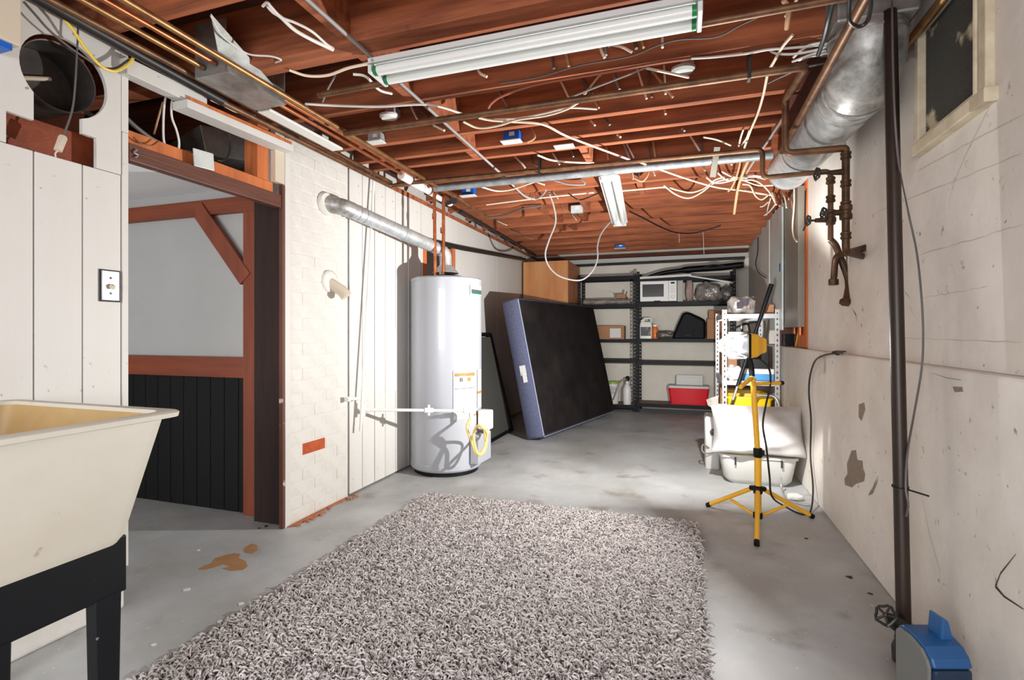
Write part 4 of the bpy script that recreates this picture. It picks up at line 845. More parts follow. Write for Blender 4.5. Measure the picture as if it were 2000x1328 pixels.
mk('yoke', MB().tube([rim-ha*0.05-hu*0.066, PD(1461, 702, WD)], 0.014, 10).tube(smoothp([rim-ha*0.02+hu*0.08, rim-ha*0.02+hu*0.12, rim-ha*0.06+hu*0.125, rim-ha*0.075+hu*0.07], 5), 0.006, 8), BLACKPL, wl, smooth=1)
lamp_pos = front+ha*0.02
area('work_light_beam', lamp_pos, lamp_pos+Vector((-1.0, -0.52, 0.30)), 0.03, 0.02, 41, (1.0, 0.99, 0.975))
area('work_light_beam', lamp_pos+Vector((0.004, 0.012, 0)), lamp_pos+Vector((-0.2, 0.98, 0.20)), 0.03, 0.02, 62, (1.0, 0.985, 0.96))
cordp = [rim-ha*0.125-hu*0.065, PD(1502, 720, 3.02), PD(1504, 755, 3.0), PD(1496, 790, 2.97), PD(1490, 830, 2.94), PD(1497, 875, 2.94), PD(1503, 930, 2.95), PD(1508, 970, 2.96), PZ(1535, 990, 0.03), PZ(1562, 1003, 0.008), PZ(1582, 1001, 0.008), PX(1588, 955, 0.79), PX(1583, 890, 0.80), PX(1584, 820, 0.80), PX(1580, 770, 0.80), PX(1582, 735, 0.80), PX(1592, 705, 0.79), PX(1610, 694, 0.785), PX(1632, 690, 0.79)]
mk('power_cord', MB().tube(smoothp(cordp, 8), 0.0055, 8), BLACKC, label='black power cord looping from the work light to the right wall', cat='cord', smooth=1)
cl = empty('cord_clip', PX(1640, 690, 0.80), 'metal spring clip holding the black cord on the wall ledge', 'clip')
c_ = PX(1638, 690, 0.80)
mk('clip_jaw', MB().obox(c_+Vector((-0.004, -0.03, 0.006)), (0.006, 0, 0), (0, 0.05, 0), (0, 0, 0.008)).obox(c_+Vector((0.003, -0.05, 0.012)), (0.012, 0, 0), (0, 0.03, 0), (0, 0, 0.004)), GUN, cl, bevel=0.002)
mk('plug', MB().tube([c_+Vector((0, 0.10, 0)), c_+Vector((0, 0.02, 0.002))], [0.009, 0.014], 10), BLACKPL, cl, smooth=1)
t0 = PX(1604, 694, 0.80)
mk('tape_flag', MB().add([t0+Vector((-0.004, -0.022, 0.01)), t0+Vector((-0.004, 0.015, 0.012)), t0+Vector((-0.012, 0.03, -0.13)), t0+Vector((-0.004, -0.03, -0.10)), t0+Vector((-0.016, -0.012, -0.05)), t0+Vector((-0.010, 0.022, -0.055))], [(0, 1, 5, 4), (4, 5, 2, 3)]), TAPE, label='strip of masking tape hanging from the black cord', cat='tape')

# ------------------------------------------------------------------ fluorescent fixtures
def fixture(name, label, c0, c1, up, wdt, tubes, capm, hang=True):
    f = empty(name, (c0+c1)/2, label, 'light fixture', 'fluorescent fixtures'); d = (c1-c0).normalized(); sd = d.cross(up).normalized()
    mk('housing', MB().obox((c0+c1)/2+up*0.045, (c1-c0)/2, sd*wdt*0.30, up*0.012), WMETAL, f, bevel=0.004)
    mk('reflector', MB().obox((c0+c1)/2+up*0.026+sd*wdt*0.33, (c1-c0)/2, sd*wdt*0.22-up*0.012, up*0.0015).obox((c0+c1)/2+up*0.026-sd*wdt*0.33, (c1-c0)/2, sd*wdt*0.22+up*0.012, up*0.0015), WMETAL, f)
    for s_ in (-1, 1):
        t = mk('tube', MB().tube([c0+sd*s_*wdt*0.27+d*0.02, c1+sd*s_*wdt*0.27-d*0.02], 0.0185, 20), TUBEM, f, smooth=40)
        for e, g in ((c0, 1), (c1, -1)): mk('end_band', MB().tube([e+sd*s_*wdt*0.27+d*g*0.018, e+sd*s_*wdt*0.27+d*g*0.033], 0.0192, 20), capm, t, smooth=40)
    for e, g in ((c0, 1), (c1, -1)): mk('socket_plate', MB().obox(e+d*g*0.008+up*0.014, d*0.008, sd*wdt*0.44, up*0.030), WMETAL, f, bevel=0.003)
    return f
fixture('fluorescent_fixture', 'long two tube fluorescent fixture fixed under the nearest joist', Vector((-1.19, 1.815, 2.150)), Vector((0.062, 1.815, 2.150)), Vector((0, 0, 1)), 0.145, 2, GREEN)
c0, c1 = Vector((-0.50, 3.70, 2.205)), Vector((-0.565, 4.93, 2.125)); d0 = (c1-c0).normalized(); up0 = Vector((0, 0, 1)); up0 = (up0-d0*up0.dot(d0)).normalized()
f2_ = fixture('fluorescent_fixture', 'short hanging shop light tilted below the far joists', c0, c1, up0, 0.135, 2, WPLAST)
mk('hanger_hook', MB().tube(smoothp([c0+up0*0.07, c0+up0*0.10+Vector((-.02, 0, 0)), Vector((c0.x-0.01, c0.y, 2.30))], 4), 0.003, 6), GUN, f2_, smooth=1)

# ------------------------------------------------------------------ pipes under the ceiling
def pipe(name, pts, r, m, label, cat='pipe', fil=0.035, n=12, group=None):
    return mk(name, MB().tube(fillet(pts, fil) if len(pts) > 2 else pts, r, n), m, label=label, cat=cat, smooth=1, group=group)
pipe('drain_pipe', [(-2.05, 0.3, 2.262), (-2.05, 1.47, 2.205), (-2.045, 1.86, 2.185)], 0.022, BLACKS, 'thick black pipe along the top of the plank wall', n=16)
pipe('copper_pipe', [(-1.985, 0.3, 2.205), (-1.985, 1.5, 2.20), (-2.02, 3.27, 2.198)], 0.0125, BROWNP, 'brown copper pipe next to the thick black pipe at upper left')
pipe('copper_pipe', [(-1.90, 0.3, 2.215), (-1.90, 1.62, 2.208)], 0.0115, BRASS, 'brass coloured pipe running into the sheet metal duct')
pipe('copper_pipe', [(-1.835, 0.3, 2.212), (-1.835, 1.62, 2.215)], 0.0105, COPPER, 'bright copper pipe beside the sheet metal duct')
pipe('copper_pipe', [(-1.75, 0.3, 2.2), (-1.75, 2.6, 2.2), (-1.75, 4.5, 2.2)], 0.0125, BRASS, 'long straight copper pipe running the length of the left side')
pipe('copper_pipe', [(-1.865, 1.96, 2.215), (-1.865, 3.15, 2.21)], 0.0105, COPPER, 'bright copper pipe leaving the sheet metal duct, left of the pair')
pipe('copper_pipe', [(-1.825, 1.96, 2.225), (-1.825, 3.95, 2.222)], 0.0105, COPPER, 'bright copper pipe leaving the sheet metal duct, right of the pair')
for i, (a, b) in enumerate(((3.15, 3.45), (3.46, 3.95))):
    mk('foam_insulation', MB().tube([(-1.868, a, 2.203), (-1.868, b, 2.20)], 0.030, 16), WPLAST, label=('shorter' if i == 0 else 'longer')+' white foam sleeve on the copper pipe near the water heater', cat='insulation', smooth=40)
pipe('copper_pipe', [(-2.04, 1.84, 2.178), (-2.03, 3.27, 2.172), (-1.9, 3.28, 2.185), (0.44, 3.28, 2.165), (0.44, 3.28, 2.0), (0.785, 3.28, 2.005), (0.785, 3.28, 1.62)], 0.0145, BROWNP, 'long brown pipe crossing the ceiling in front of the galvanized pipe')
pipe('copper_pipe', [(-1.73, 2.335, 2.174), (0.47, 2.325, 2.17), (0.47, 2.76, 2.225), (0.47, 2.76, 1.965), (0.725, 2.77, 1.965), (0.725, 2.77, 1.94)], 0.0165, BROWNP, 'brown pipe crossing the ceiling behind the near fluorescent fixture')
pipe('steel_pipe', [(-1.60, 1.965, 2.20), (0.75, 1.935, 2.20)], 0.0135, BROWNP, 'dark pipe crossing the ceiling under the near fluorescent fixture')
pipe('galvanized_pipe', [(-1.78, 3.49, 2.195), (0.52, 3.46, 2.185)], 0.028, GALVP, 'thick galvanized pipe crossing the ceiling to the round duct', n=20)
pipe('copper_pipe', [(0.512, 1.2, 2.09), (0.512, 3.1, 2.085)], 0.0165, BROWNP, 'brown pipe running above the round duct on the right')
pipe('copper_pipe', [(0.825, 0.9, 2.215), (0.825, 2.75, 2.215)], 0.0165, BRASS, 'brass brown pipe over the screened window')
pipe('conduit', [PZ(590, -10, 2.236), PZ(722, 108, 2.236), PZ(985, 345, 2.236)], 0.008, GREYC, 'grey metal conduit running along the ceiling left of the fixture')
pipe('black_pipe', [Vector((XL+0.03, 3.86, 1.895)), Vector((-2.06, 4.6, 1.93)), Vector((-2.045, 6.7, 2.10)), ], 0.022, BLACKS, 'dark pipe sloping along the white panel wall behind the water heater')
pipe('black_pipe', [PZ(900, 412, 2.195), PZ(960, 447, 2.19), PZ(1046, 498, 2.19)], 0.016, BLACKS, 'thin black pipe along the top of the white panel wall')
pipe('black_pipe', [(-1.9, YB-0.12, 2.10), (0.80, YB-0.12, 2.115)], 0.018, BLACKS, 'black pipe along the back wall above the shelving')
# hangers
for x, y in ((0.26, 2.32), (-0.9, 3.28)):
    mk('pipe_hanger', MB().box((x-0.006, y-0.022, 2.148), (x+0.006, y-0.019, 2.30)).box((x-0.006, y+0.019, 2.148), (x+0.006, y+0.022, 2.30)).box((x-0.006, y-0.022, 2.145), (x+0.006, y+0.022, 2.148)), GUN, label=('thin metal strap around the pipe behind the near fixture' if x > 0 else 'thin metal strap around the long crossing brown pipe'), cat='strap')
# sheet metal duct
dc = empty('sheet_metal_duct', (-1.87, 1.79, 2.187), 'open ended sheet metal duct box hanging among the copper pipes', 'duct')
t_ = 0.003; X0, X1, Y0, Y1, Z0, Z1 = -1.955, -1.785, 1.632, 1.955, 2.176, 2.40
mk('bottom', MB().box((X0, Y0, Z0), (X1, Y1, Z0+t_)), DUCTM, dc)
mk('near_side', MB().box((X0, Y0-t_, Z0), (X1, Y0, Z1)), DUCTM, dc)
mk('right_side', MB().box((X1, Y0, Z0), (X1+t_, Y1, 2.245)), DUCTM, dc)
mk('left_side', MB().box((X0-t_, Y0, Z0), (X0, Y1, Z1)), DUCTM, dc)
mk('far_side', MB().box((X0, Y1, Z0), (X1, Y1+t_, Z1)), DUCTM, dc)
mk('flange', MB().box((X1+t_, Y0, Z0), (X1+0.012, Y1, Z0+0.004)), DUCTM, dc)
fA, fB, fC = PX(411, 27, -1.70), PX(425, 100, -1.776), PX(538, 172, -1.776)
mk('deflector', MB().prism([fA, fB, fC], (0.002, 0.0, 0.001)), DUCTM, dc)
mk('flat_duct', MB().box((-1.975, 1.985, 2.178), (-1.90, 2.55, 2.192)), WPLAST, label='flat pale strip duct running beside the bright copper pipes', cat='duct', bevel=0.004)
# round duct on the right
rd = empty('round_duct', (0.6, 2.8, 1.95), 'large round galvanized duct along the top of the right wall', 'duct')
r0 = Vector((0.665, 2.36, 2.085)); r1 = Vector((0.665, 3.80, 2.175)); dv = (r1-r0).normalized()
mk('round_run', MB().tube([r0+dv*0.10, r1-dv*0.05], 0.123, 40), GALV, rd, smooth=40)
mk('end_cap', MB().lathe([(0.123, -0.06), (0.126, -0.055), (0.126, 0.0), (0.105, 0.05), (0.05, 0.075), (0.0, 0.08)], r1, 40, dv), GALV, rd, smooth=40)
mk('elbow_band', MB().tube([r0+dv*0.02, r0+dv*0.13], 0.125, 40), GALVD, rd, smooth=40)
mk('elbow', MB().tube([r0+dv*0.03, r0-dv*0.04+Vector((0, 0, 0.018)), r0-dv*0.07+Vector((0, 0, 0.06)), r0-dv*0.085+Vector((0, 0, 0.12)), r0-dv*0.085+Vector((0, 0, 0.16))], [0.125, 0.127, 0.128, 0.128, 0.128], 40), GALVD, rd, smooth=40)
for t in (0.13, 0.02): p = r0+dv*t; mk('crimp_ring', MB().tube([p-dv*0.005, p+dv*0.005], 0.129, 40), GALVD, rd, smooth=40)
p = r0-dv*0.085+Vector((0, 0, 0.14)); mk('crimp_ring', MB().lathe([(0.132, -0.005), (0.132, 0.005)], p, 40, (0.0, -0.1, 1.0)), GALVD, rd, smooth=40)
mk('square_riser', MB().box((0.535, 2.155, 2.235), (0.795, 2.415, 2.488)), DUCTM, rd, bevel=0.01)
# valves on the right wall
va = empty('valve_manifold', (0.72, 2.77, 1.45), 'old dark water pipe with a gate valve, nearer of the two on the right wall', 'valve')
mk('riser', MB().tube(fillet([(0.725, 2.77, 1.95), (0.725, 2.77, 1.48), (XU-0.002, 3.0, 1.485)], 0.03), 0.0165, 14), OLDP, va, smooth=1)
def fit(par, c, ax, r, l, nm='coupling'): ax = Vector(ax).normalized(); c = Vector(c); mk(nm, MB().lathe([(r*0.8, -l/2), (r, -l/2+0.004), (r, -l*0.15), (r*0.86, -l*0.1), (r*0.86, l*0.1), (r, l*0.15), (r, l/2-0.004), (r*0.8, l/2)], c, 14, ax), OLDP, par, smooth=40)
def wheel(par, c, ax, r=0.026):
    ax = Vector(ax).normalized(); c = Vector(c); u_ = ax.orthogonal().normalized(); w_ = ax.cross(u_); mb = MB()
    ring = [c+(u_*math.cos(a*math.pi/8)+w_*math.sin(a*math.pi/8))*r*(1+0.10*math.cos(a*math.pi/8*5)) for a in range(17)]; mb.tube(ring, 0.0048, 6, caps=False)
    for k in range(5): a = k*2*math.pi/5; mb.tube([c, c+(u_*math.cos(a)+w_*math.sin(a))*r], 0.004, 6)
    mb.sph(c, 0.008, 8); mk('hand_wheel', mb, GUN, par, smooth=1)
for z_ in (1.93, 1.80, 1.70, 1.555): fit(va, (0.725, 2.77, z_), (0, 0, 1), 0.023, 0.035)
fit(va, (0.725, 2.77, 1.665), (0, 0, 1), 0.027, 0.07, 'valve_body'); mk('valve_stem', MB().tube([(0.725, 2.77, 1.665), (0.665, 2.755, 1.663)], [0.016, 0.012], 10), OLDP, va, smooth=1); wheel(va, (0.628, 2.745, 1.66), (-1, -0.25, 0)); mk('stem_rod', MB().tube([(0.665, 2.755, 1.663), (0.628, 2.745, 1.66)], 0.006, 8), GUN, va)
mk('valve_stem', MB().tube([(0.725, 2.77, 1.855), (0.655, 2.755, 1.852)], [0.015, 0.011], 10), OLDP, va, smooth=1); wheel(va, (0.600, 2.742, 1.848), (-1, -0.25, 0)); mk('stem_rod', MB().tube([(0.655, 2.755, 1.852), (0.600, 2.742, 1.848)], 0.006, 8), GUN, va)
vb = empty('valve_manifold', (0.77, 3.28, 1.25), 'old dark water pipe with a crooked lower end, farther of two on the right wall', 'valve')
x_ = 0.785; zq = lambda y: PY(1630, y, 3.28).z
pb0, pb1, pb2, pb3 = Vector((x_, 3.28, 1.62)), PY(1632, 478, 3.28), PY(1660, 552, 3.26), PY(1652, 590, 3.22)
mk('riser', MB().tube(fillet([pb0, pb1, pb2, pb3], 0.05), 0.0175, 14), OLDP, vb, smooth=1)
for y in (352, 388, 432): fit(vb, (x_, 3.28, zq(y)), (0, 0, 1), 0.024, 0.04)
fit(vb, (x_, 3.28, zq(422)), (0, 0, 1), 0.028, 0.07, 'valve_body'); mk('valve_stem', MB().tube([(x_, 3.28, zq(428)), (x_-0.08, 3.255, zq(430))], [0.017, 0.012], 10), OLDP, vb, smooth=1); wheel(vb, (x_-0.118, 3.245, zq(430)), (-1, -0.25, 0)); mk('stem_rod', MB().tube([(x_-0.08, 3.255, zq(430)), (x_-0.118, 3.245, zq(430))], 0.006, 8), GUN, vb)
mk('hex_nut', MB().lathe([(0.03, -0.012), (0.03, 0.012)], pb3, 6, (pb3-pb2)), OLDP, vb)
vc = empty('capped_drop_pipe', PX(1628, 555, 0.80), 'short dark pipe elbow with a capped end on the right wall', 'pipe')
g0, g1, g2 = PX(1690, 484, XU-0.004), PX(1632, 500, 0.80), PX(1628, 550, 0.80)
mk('elbow_run', MB().tube(fillet([g0, g1, g2], 0.04), 0.0165, 14), OLDP, vc, smooth=1)
mk('end_cap', MB().lathe([(0.02, -0.02), (0.026, -0.018), (0.026, 0.012), (0.018, 0.016)], g2, 8, (0, 0, 1)), OLDP, vc)
# electrical panel in its recess
ep = empty('electrical_panel', (XU, RY0+0.3, 1.2), 'grey steel electrical panel in the recess of the right wall', 'electrical panel')
ez0, ez1 = PX(1545, 640, XU).z, PX(1545, 397, XU).z; ey0, ey1 = PX(1557, 500, XU-0.06).y, PX(1507, 500, XU-0.06).y
ym = PX(1531, 500, XU-0.06).y
mk('cover', MB().box((XU-0.055, ey0, ez0), (XU+0.06, ym, ez1)), PANELG, ep, bevel=0.004)
mk('panel_door', MB().box((XU-0.075, ym+0.002, ez0-0.02), (XU-0.06, ey1, ez1)), PANELL, ep, bevel=0.004)
mk('door_sticker', MB().box((XU-0.0765, ym+0.06, 1.62), (XU-0.0752, ym+0.12, 1.69)), BLUE, ep)
mk('box_body', MB().box((XU-0.052, ym+0.004, ez0), (XU+0.06, ey1, ez1)), PANELL, ep)
mk('cable_entry', MB().tube([(XU-0.03, ey0+0.05, ez0-0.06), (XU-0.03, ey0+0.05, ez0)], 0.016, 10).tube([(XU-0.03, ey0+0.25, ez0-0.05), (XU-0.03, ey0+0.25, ez0)], 0.014, 10), COPPER, ep, smooth=1)
mk('breaker_box', MB().box((XU-0.05, ym+0.02, 0.99), (XU+0.02, ym+0.16, 1.09)), BLACKPL, ep, bevel=0.004)
mk('recess_stud', MB().box((XU-0.012, RY0-0.008, 0.99), (XU+0.09, PX(1560, 500, XU).y, 2.24)), STUD, wall_right, bevel=0.003)
mk('recess_back', MB().box((XU+0.07, RY0+0.05, 0.986), (XU+0.095, RY1-0.01, 2.24)), REDW, wall_right)
# window
win = empty('window_1', (XU, (WY0+WY1)/2, WZ0), 'small screened basement window high in the right wall', kind='structure')
fx0, fx1 = XU-0.022, XU+0.03
mk('sill', MB().box((fx0-0.012, WY0-0.04, WZ0-0.032), (fx1, WY1+0.014, WZ0+0.012)), WINF, win, bevel=0.004)
mk('stile', MB().box((fx0, WY0-0.02, WZ0+0.012), (fx1, WY0+0.022, WZ1+0.01)), WINF, win, bevel=0.004)
mk('stile', MB().box((fx0, WY1-0.014, WZ0+0.012), (fx1, WY1+0.016, WZ1+0.01)), WINF, win, bevel=0.004)
mk('screen_rail', MB().tube([(fx0+0.002, WY0+0.034, WZ0+0.014), (fx0+0.002, WY0+0.034, WZ1)], 0.008, 8).box((fx0+0.004, WY0+0.024, WZ0+0.013), (fx1-0.01, WY1-0.016, WZ0+0.03)), WINF, win)
mk('head', MB().box((fx0, WY0-0.02, WZ1-0.01), (fx1, WY1+0.016, WZ1+0.012)), WINF, win, bevel=0.004)
b = MB(); ny, nz_ = 74, 62
for i in range(ny+1):
    y = WY0+0.03+(WY1-WY0-0.05)*i/ny; b.box((XU+0.002, y-0.0008, WZ0+0.02), (XU+0.0036, y+0.0008, WZ1))
for i in range(nz_+1):
    z = WZ0+0.02+(WZ1-WZ0-0.02)*i/nz_; b.box((XU+0.002, WY0+0.025, z-0.0008), (XU+0.0036, WY1-0.02, z+0.0008))
sc = mk('insect_screen', b, mat('screen_wire', (74, 72, 66), 0.6, specks=[((206, 190, 160), 7, 0.58, 0.64, 0.9)]), win, fix=False); sc['kind'] = 'stuff'
mk('pane', MB().box((XU+0.012, WY0, WZ0), (XU+0.02, WY1, WZ1)), SCREEN, win)
# pole, valve and pump at the right
pt, pbm = Vector((0.70, 2.155, 2.245)), Vector((0.70, 2.03, 0.05))
po = empty('standpipe', (pbm.x, pbm.y, 0), 'tall dark standpipe in front of the right wall', 'pipe')
mk('pipe_run', MB().tube([pt, pbm], 0.0215, 18), POLE, po, smooth=1)
mk('floor_tee', MB().lathe([(0.022, 0.0), (0.034, 0.005), (0.036, 0.05), (0.027, 0.075), (0.025, 0.12), (0.022, 0.125)], (pbm.x, pbm.y, 0), 18), GUN, po, smooth=40)
vx = Vector((pbm.x, pbm.y, 0.115)); vo = (-vr*0.75+vdir*0.3+Vector((0, 0, 0.55))).normalized()
mk('valve_body', MB().tube([vx, vx+vo*0.05, vx+vo*0.09], [0.024, 0.026, 0.016], 14).tube([vx+Vector((-0.01, -0.01, -0.02)), vx-vr*0.03+vdir*0.10+Vector((0, 0, -0.045))], 0.024, 14), GUN, po, smooth=1)
wheel(po, vx+vo*0.115, vo, 0.030); mk('stem_rod', MB().tube([vx+vo*0.085, vx+vo*0.115], 0.006, 8), GUN, po)
zt = PD(1768, 957, 1.93)
zt = Vector((0.70, 2.063, PX(1768, 957, 0.70).z))
mk('zip_tie', MB().lathe([(0.0225, -0.003), (0.0245, -0.003), (0.0245, 0.003), (0.0225, 0.003)], zt, 20).bar(zt+Vector((0.005, -0.024, 0)), zt+Vector((0.02, -0.16, 0.018)), 0.002, 0.005), BLACKPL, label='black zip tie with a long tail around the standpipe', cat='zip tie')
pc = Vector((0.672, 1.76, 0)); pu = empty('utility_pump', pc, 'blue and grey utility pump on the floor at the lower right corner', 'pump')
ax_ = Vector((0.62, -0.78, 0)).normalized()        # from the grey face towards the back
sd_ = Vector((0, 0, 1)).cross(ax_).normalized()
ax_, sd_ = (vr*0.97-vdir*0.0).normalized(), vdir
def prof(k, zlo, zhi):        # rounded profile across, in the vertical plane facing left
    out = [(-0.06, zlo), (0.07, zlo), (0.07, zhi-0.052), (0.062, zhi-0.034), (0.04, zhi-0.012), (0.0, zhi), (-0.045, zhi), (-0.06, zhi-0.012)]
    return [pc+sd_*a*k+Vector((0, 0, zz_))+ax_*0 for a, zz_ in out]
PZT = 0.245
mk('grey_face', MB().prism([p_-ax_*0.062 for p_ in prof(0.94, 0.012, PZT-0.006)], ax_*0.010), PUMPG, pu, bevel=0.006)
mk('blue_shell', MB().prism([p_-ax_*0.052 for p_ in prof(1.0, 0.186, PZT)], ax_*0.108), PUMPB, pu, bevel=0.008)
mk('lower_body', MB().prism([p_-ax_*0.051 for p_ in [pc+sd_*a+Vector((0, 0, z_)) for a, z_ in ((-0.061, 0), (0.071, 0), (0.072, 0.185), (-0.061, 0.185))]], ax_*0.107), PUMPD, pu, bevel=0.01)
mk('handle_fin', MB().prism([pc+ax_*0.010+sd_*(-0.03)+Vector((0, 0, PZT-0.02)), pc+ax_*0.048+sd_*(-0.03)+Vector((0, 0, PZT-0.02)), pc+ax_*0.032+sd_*(-0.03)+Vector((0, 0, PZT+0.045)), pc+ax_*0.016+sd_*(-0.03)+Vector((0, 0, PZT+0.055))], sd_*0.05), PUMPB, pu, bevel=0.005)
# switch plate and pull cord on the plank wall
sw = empty('switch_plate', PX(212, 557, XL), 'brushed steel switch plate on the white plank wall', 'switch')
q = [PX(194, 530, XL), PX(232, 586, XL)]; zA, zB = PX(212, 587, XL).z, PX(212, 529, XL).z; yA, yB = yl(196), yl(231)
mk('cut_out', MB().box((XL+0.002, yA-0.006, zA-0.005), (XL+0.004, yB+0.005, zB+0.004)), BLACKPL, sw)
mk('plate', MB().box((XL+0.004, yA, zA), (XL+0.008, yB, zB)), CHROME, sw, bevel=0.003)
ymid = (yA+yB)/2; zmid = (zA+zB)/2
mk('toggle', MB().bar((XL+0.008, ymid, zmid), (XL+0.024, ymid, zmid-0.008), 0.012, 0.016), TAPE, sw, bevel=0.002)
for k in (-0.030, 0.030): mk('screw', MB().lathe([(0, 0.002), (0.004, 0.002), (0.005, 0)], (XL+0.0081, ymid, zmid+k), 10, (1, 0, 0)), GUN, sw)
DARKMET = mat('dark_mottled_metal', (84, 78, 74), 0.5, 0.4, col2=(44, 40, 38), scale=12)  # dark mottled metal of the duct sleeve and damper
hr = empty('round_duct_opening', (XL-0.1, cy, cz), 'dark round duct end set behind the round hole in the plank wall', 'duct')
b = MB().lathe([(0.118, -0.20), (0.118, -0.02), (0.122, -0.018), (0.122, -0.20)], (XL, cy-0.01, cz), 40, (1, 0, 0), caps=False); mk('duct_sleeve', b, DARKMET, hr, smooth=40)
mk('damper_plate', MB().lathe([(0.0, 0), (0.117, 0), (0.117, 0.003), (0, 0.003)], (XL-0.15, cy-0.01, cz), 32, (1, 0, 0)), DARKMET, hr)
mk('damper_rod', MB().tube([(XL-0.14, cy-0.09, cz-0.02), (XL-0.14, cy+0.03, cz+0.03)], 0.008, 8), TAPE, hr)
cl_ = [PX(153, 45, -2.09), PX(150, 110, -2.09), PX(147, 165, -2.09), PX(141, 215, -2.09), PX(124, 266, -2.09)]
pcd = empty('pull_cord', cl_[-1], 'brown pull cord with a pale wooden handle in front of the round hole', 'cord')
mk('cord', MB().tube(smoothp(cl_, 5), 0.0035, 6), DGREY, pcd, smooth=1)
dn = (PX(113, 294, -2.09)-PX(124, 266, -2.09)); mk('handle', MB().tube([PX(124, 266, -2.09), PX(124, 266, -2.09)+dn*0.1, PX(113, 294, -2.09)], [0.010, 0.013, 0.012], 12), TAPE, pcd, smooth=40)
mk('cord_tail', MB().tube(smoothp([PX(113, 294, -2.09), PX(108, 300, -2.09), PX(109, 307, -2.09)], 3), 0.0025, 6), TAPE, pcd)
pd_ = empty('painted_box', PX(15, 40, -2.05), 'cream painted box at the top left corner of the plank wall', 'box')
mk('box_body', MB().box((XL+0.004, 0.6, PX(20, 82, -2.05).z), (-2.05, PX(42, 60, -2.05).y, 2.24)), TAPE, pd_, bevel=0.004)
mk('blue_tape', MB().box((XL+0.004, 0.95, PX(20, 82, -2.05).z-0.02), (-2.06, PX(28, 75, -2.05).y, PX(20, 82, -2.05).z-0.001)), BLUE, pd_)
# junction boxes on the joists
JF = [(y-(0.11 if abs(y-1.83) < 0.01 else 0.042)) for y in JY]
def faceY(px, py):
    for f in JF:
        if f > 1.0 and PY(px, py, f).z >= ZJ: return f
    return JF[-1]
def jbox(px, py, w_, h_, label, m=BLUE, cover=True, dep=0.05):
    f = faceY(px, py-2)-0.001; c = PY(px, py, f); e = empty('junction_box', c, label, 'junction box')
    mk('box_body', MB().box((c.x-w_/2, f-dep, c.z-h_/2), (c.x+w_/2, f, c.z+h_/2)), m, e, bevel=0.003)
    mk('box_sticker', MB().box((c.x-w_*0.12, f-dep-0.0012, c.z-h_*0.05), (c.x+w_*0.22, f-dep-0.0002, c.z+h_*0.35)), PAPER, e)
    if cover: mk('cover_plate', MB().box((c.x-w_*0.62, f-dep-0.02, c.z-h_/2-0.007), (c.x+w_*0.60, f-0.004, c.z-h_/2-0.0005)), PAPER, e, bevel=0.001)
jbox(1003, 270, 0.10, 0.06, 'blue junction box with white cover at the middle of the ceiling')
jbox(918, 377, 0.11, 0.06, 'blue junction box with white cover near the water heater pipes')
jbox(1212, 482, 0.12, 0.05, 'small blue junction box near the back wall')
jbox(740, 273, 0.09, 0.05, 'metal junction box with white cover above the left pipes', m=GALV)
jbox(1128, 410, 0.11, 0.07, 'grey metal junction box left of the hanging shop light', m=PANELL, cover=False)
c_ = PZ(1101, 283, 2.246); mk('blank_cover_plate', MB().box((c_.x-0.06, c_.y-0.022, 2.238), (c_.x+0.06, c_.y+0.05, 2.244)), PAPER, label='blank white cover plate under a joist right of the blue box', cat='plate', bevel=0.001)
for px, py, lab, mm in ((760, 228, 'round white lamp holder on a joist above the left pipes', WPLAST), (1334, 137, 'round grey blank cover hanging from a joist at upper right', PANELL)):
    f = faceY(px, py-12); c = PY(px, py, f-0.05); e = empty('lamp_holder', c, lab, 'lamp holder')
    mk('round_plate', MB().lathe([(0.0, -0.012), (0.045, -0.012), (0.056, 0.0), (0.056, 0.012), (0.0, 0.014)], c, 28, (0.05, -0.12, 1)), mm, e, smooth=40)
    mk('mount_box', MB().box((c.x-0.01, c.y-0.03, c.z+0.012), (c.x+0.05, f-0.001, c.z+0.05)), GALV, e, bevel=0.002)
# junction plate and duct above the doorway
c_ = PX(398, 312, -2.12); mk('blank_steel_plate', MB().obox(c_, (0.004, 0, 0), (0, 0.052, 0.004), (0, -0.003, 0.04)), PANELL, label='square steel cover plate on the ledge above the doorway', cat='plate', bevel=0.002)
mk('cavity_duct', MB().obox((-2.56, 2.24, 2.13), (0.03, 0.13, 0.02), (0.14, -0.02, 0.03), (0, -0.02, 0.075)), DUCTM, label='grey duct section inside the dark gap above the doorway', cat='duct', bevel=0.004)
mk('wire_hook', MB().tube(smoothp([PX(268, 292, -2.12), PX(262, 298, -2.12), PX(270, 303, -2.12), PX(264, 308, -2.12)], 4), 0.003, 6), CHROME, label='small white hook at the left end of the doorway header', cat='hook')
# ------------------------------------------------------------------ cables
ORD = ['leftmost', 'second', 'third', 'fourth', 'fifth', 'sixth', 'seventh', 'eighth', 'ninth', 'tenth', 'eleventh', 'twelfth', 'thirteenth', 'fourteenth', 'fifteenth', 'sixteenth', 'seventeenth']
def nth(k, n): return 'leftmost' if k == 0 else ('rightmost' if k == n-1 else ORD[k]+' from the left')
def cable(pts, r, m, label, z=None, name='cable', group=None, X=None):
    P = []
    for p in pts:
        if len(p) == 2: P.append(PX(p[0], p[1], X) if X is not None else PZ(p[0], p[1], z))
        elif len(p) == 3: P.append(PZ(p[0], p[1], p[2]))
        else: P.append(Vector(p[1:]))
    return mk(name, MB().tube(smoothp(P, 6), r, 8), m, label=label, cat='cable', smooth=1, group=group)
cable([(520, 8, 2.27), (532, 22, 2.25), (548, 33, 2.24), (575, 58, 2.22), (610, 78, 2.22), (650, 97, 2.24)], 0.007, WHITEC, 'white cable hanging between joists at the top, left strand')
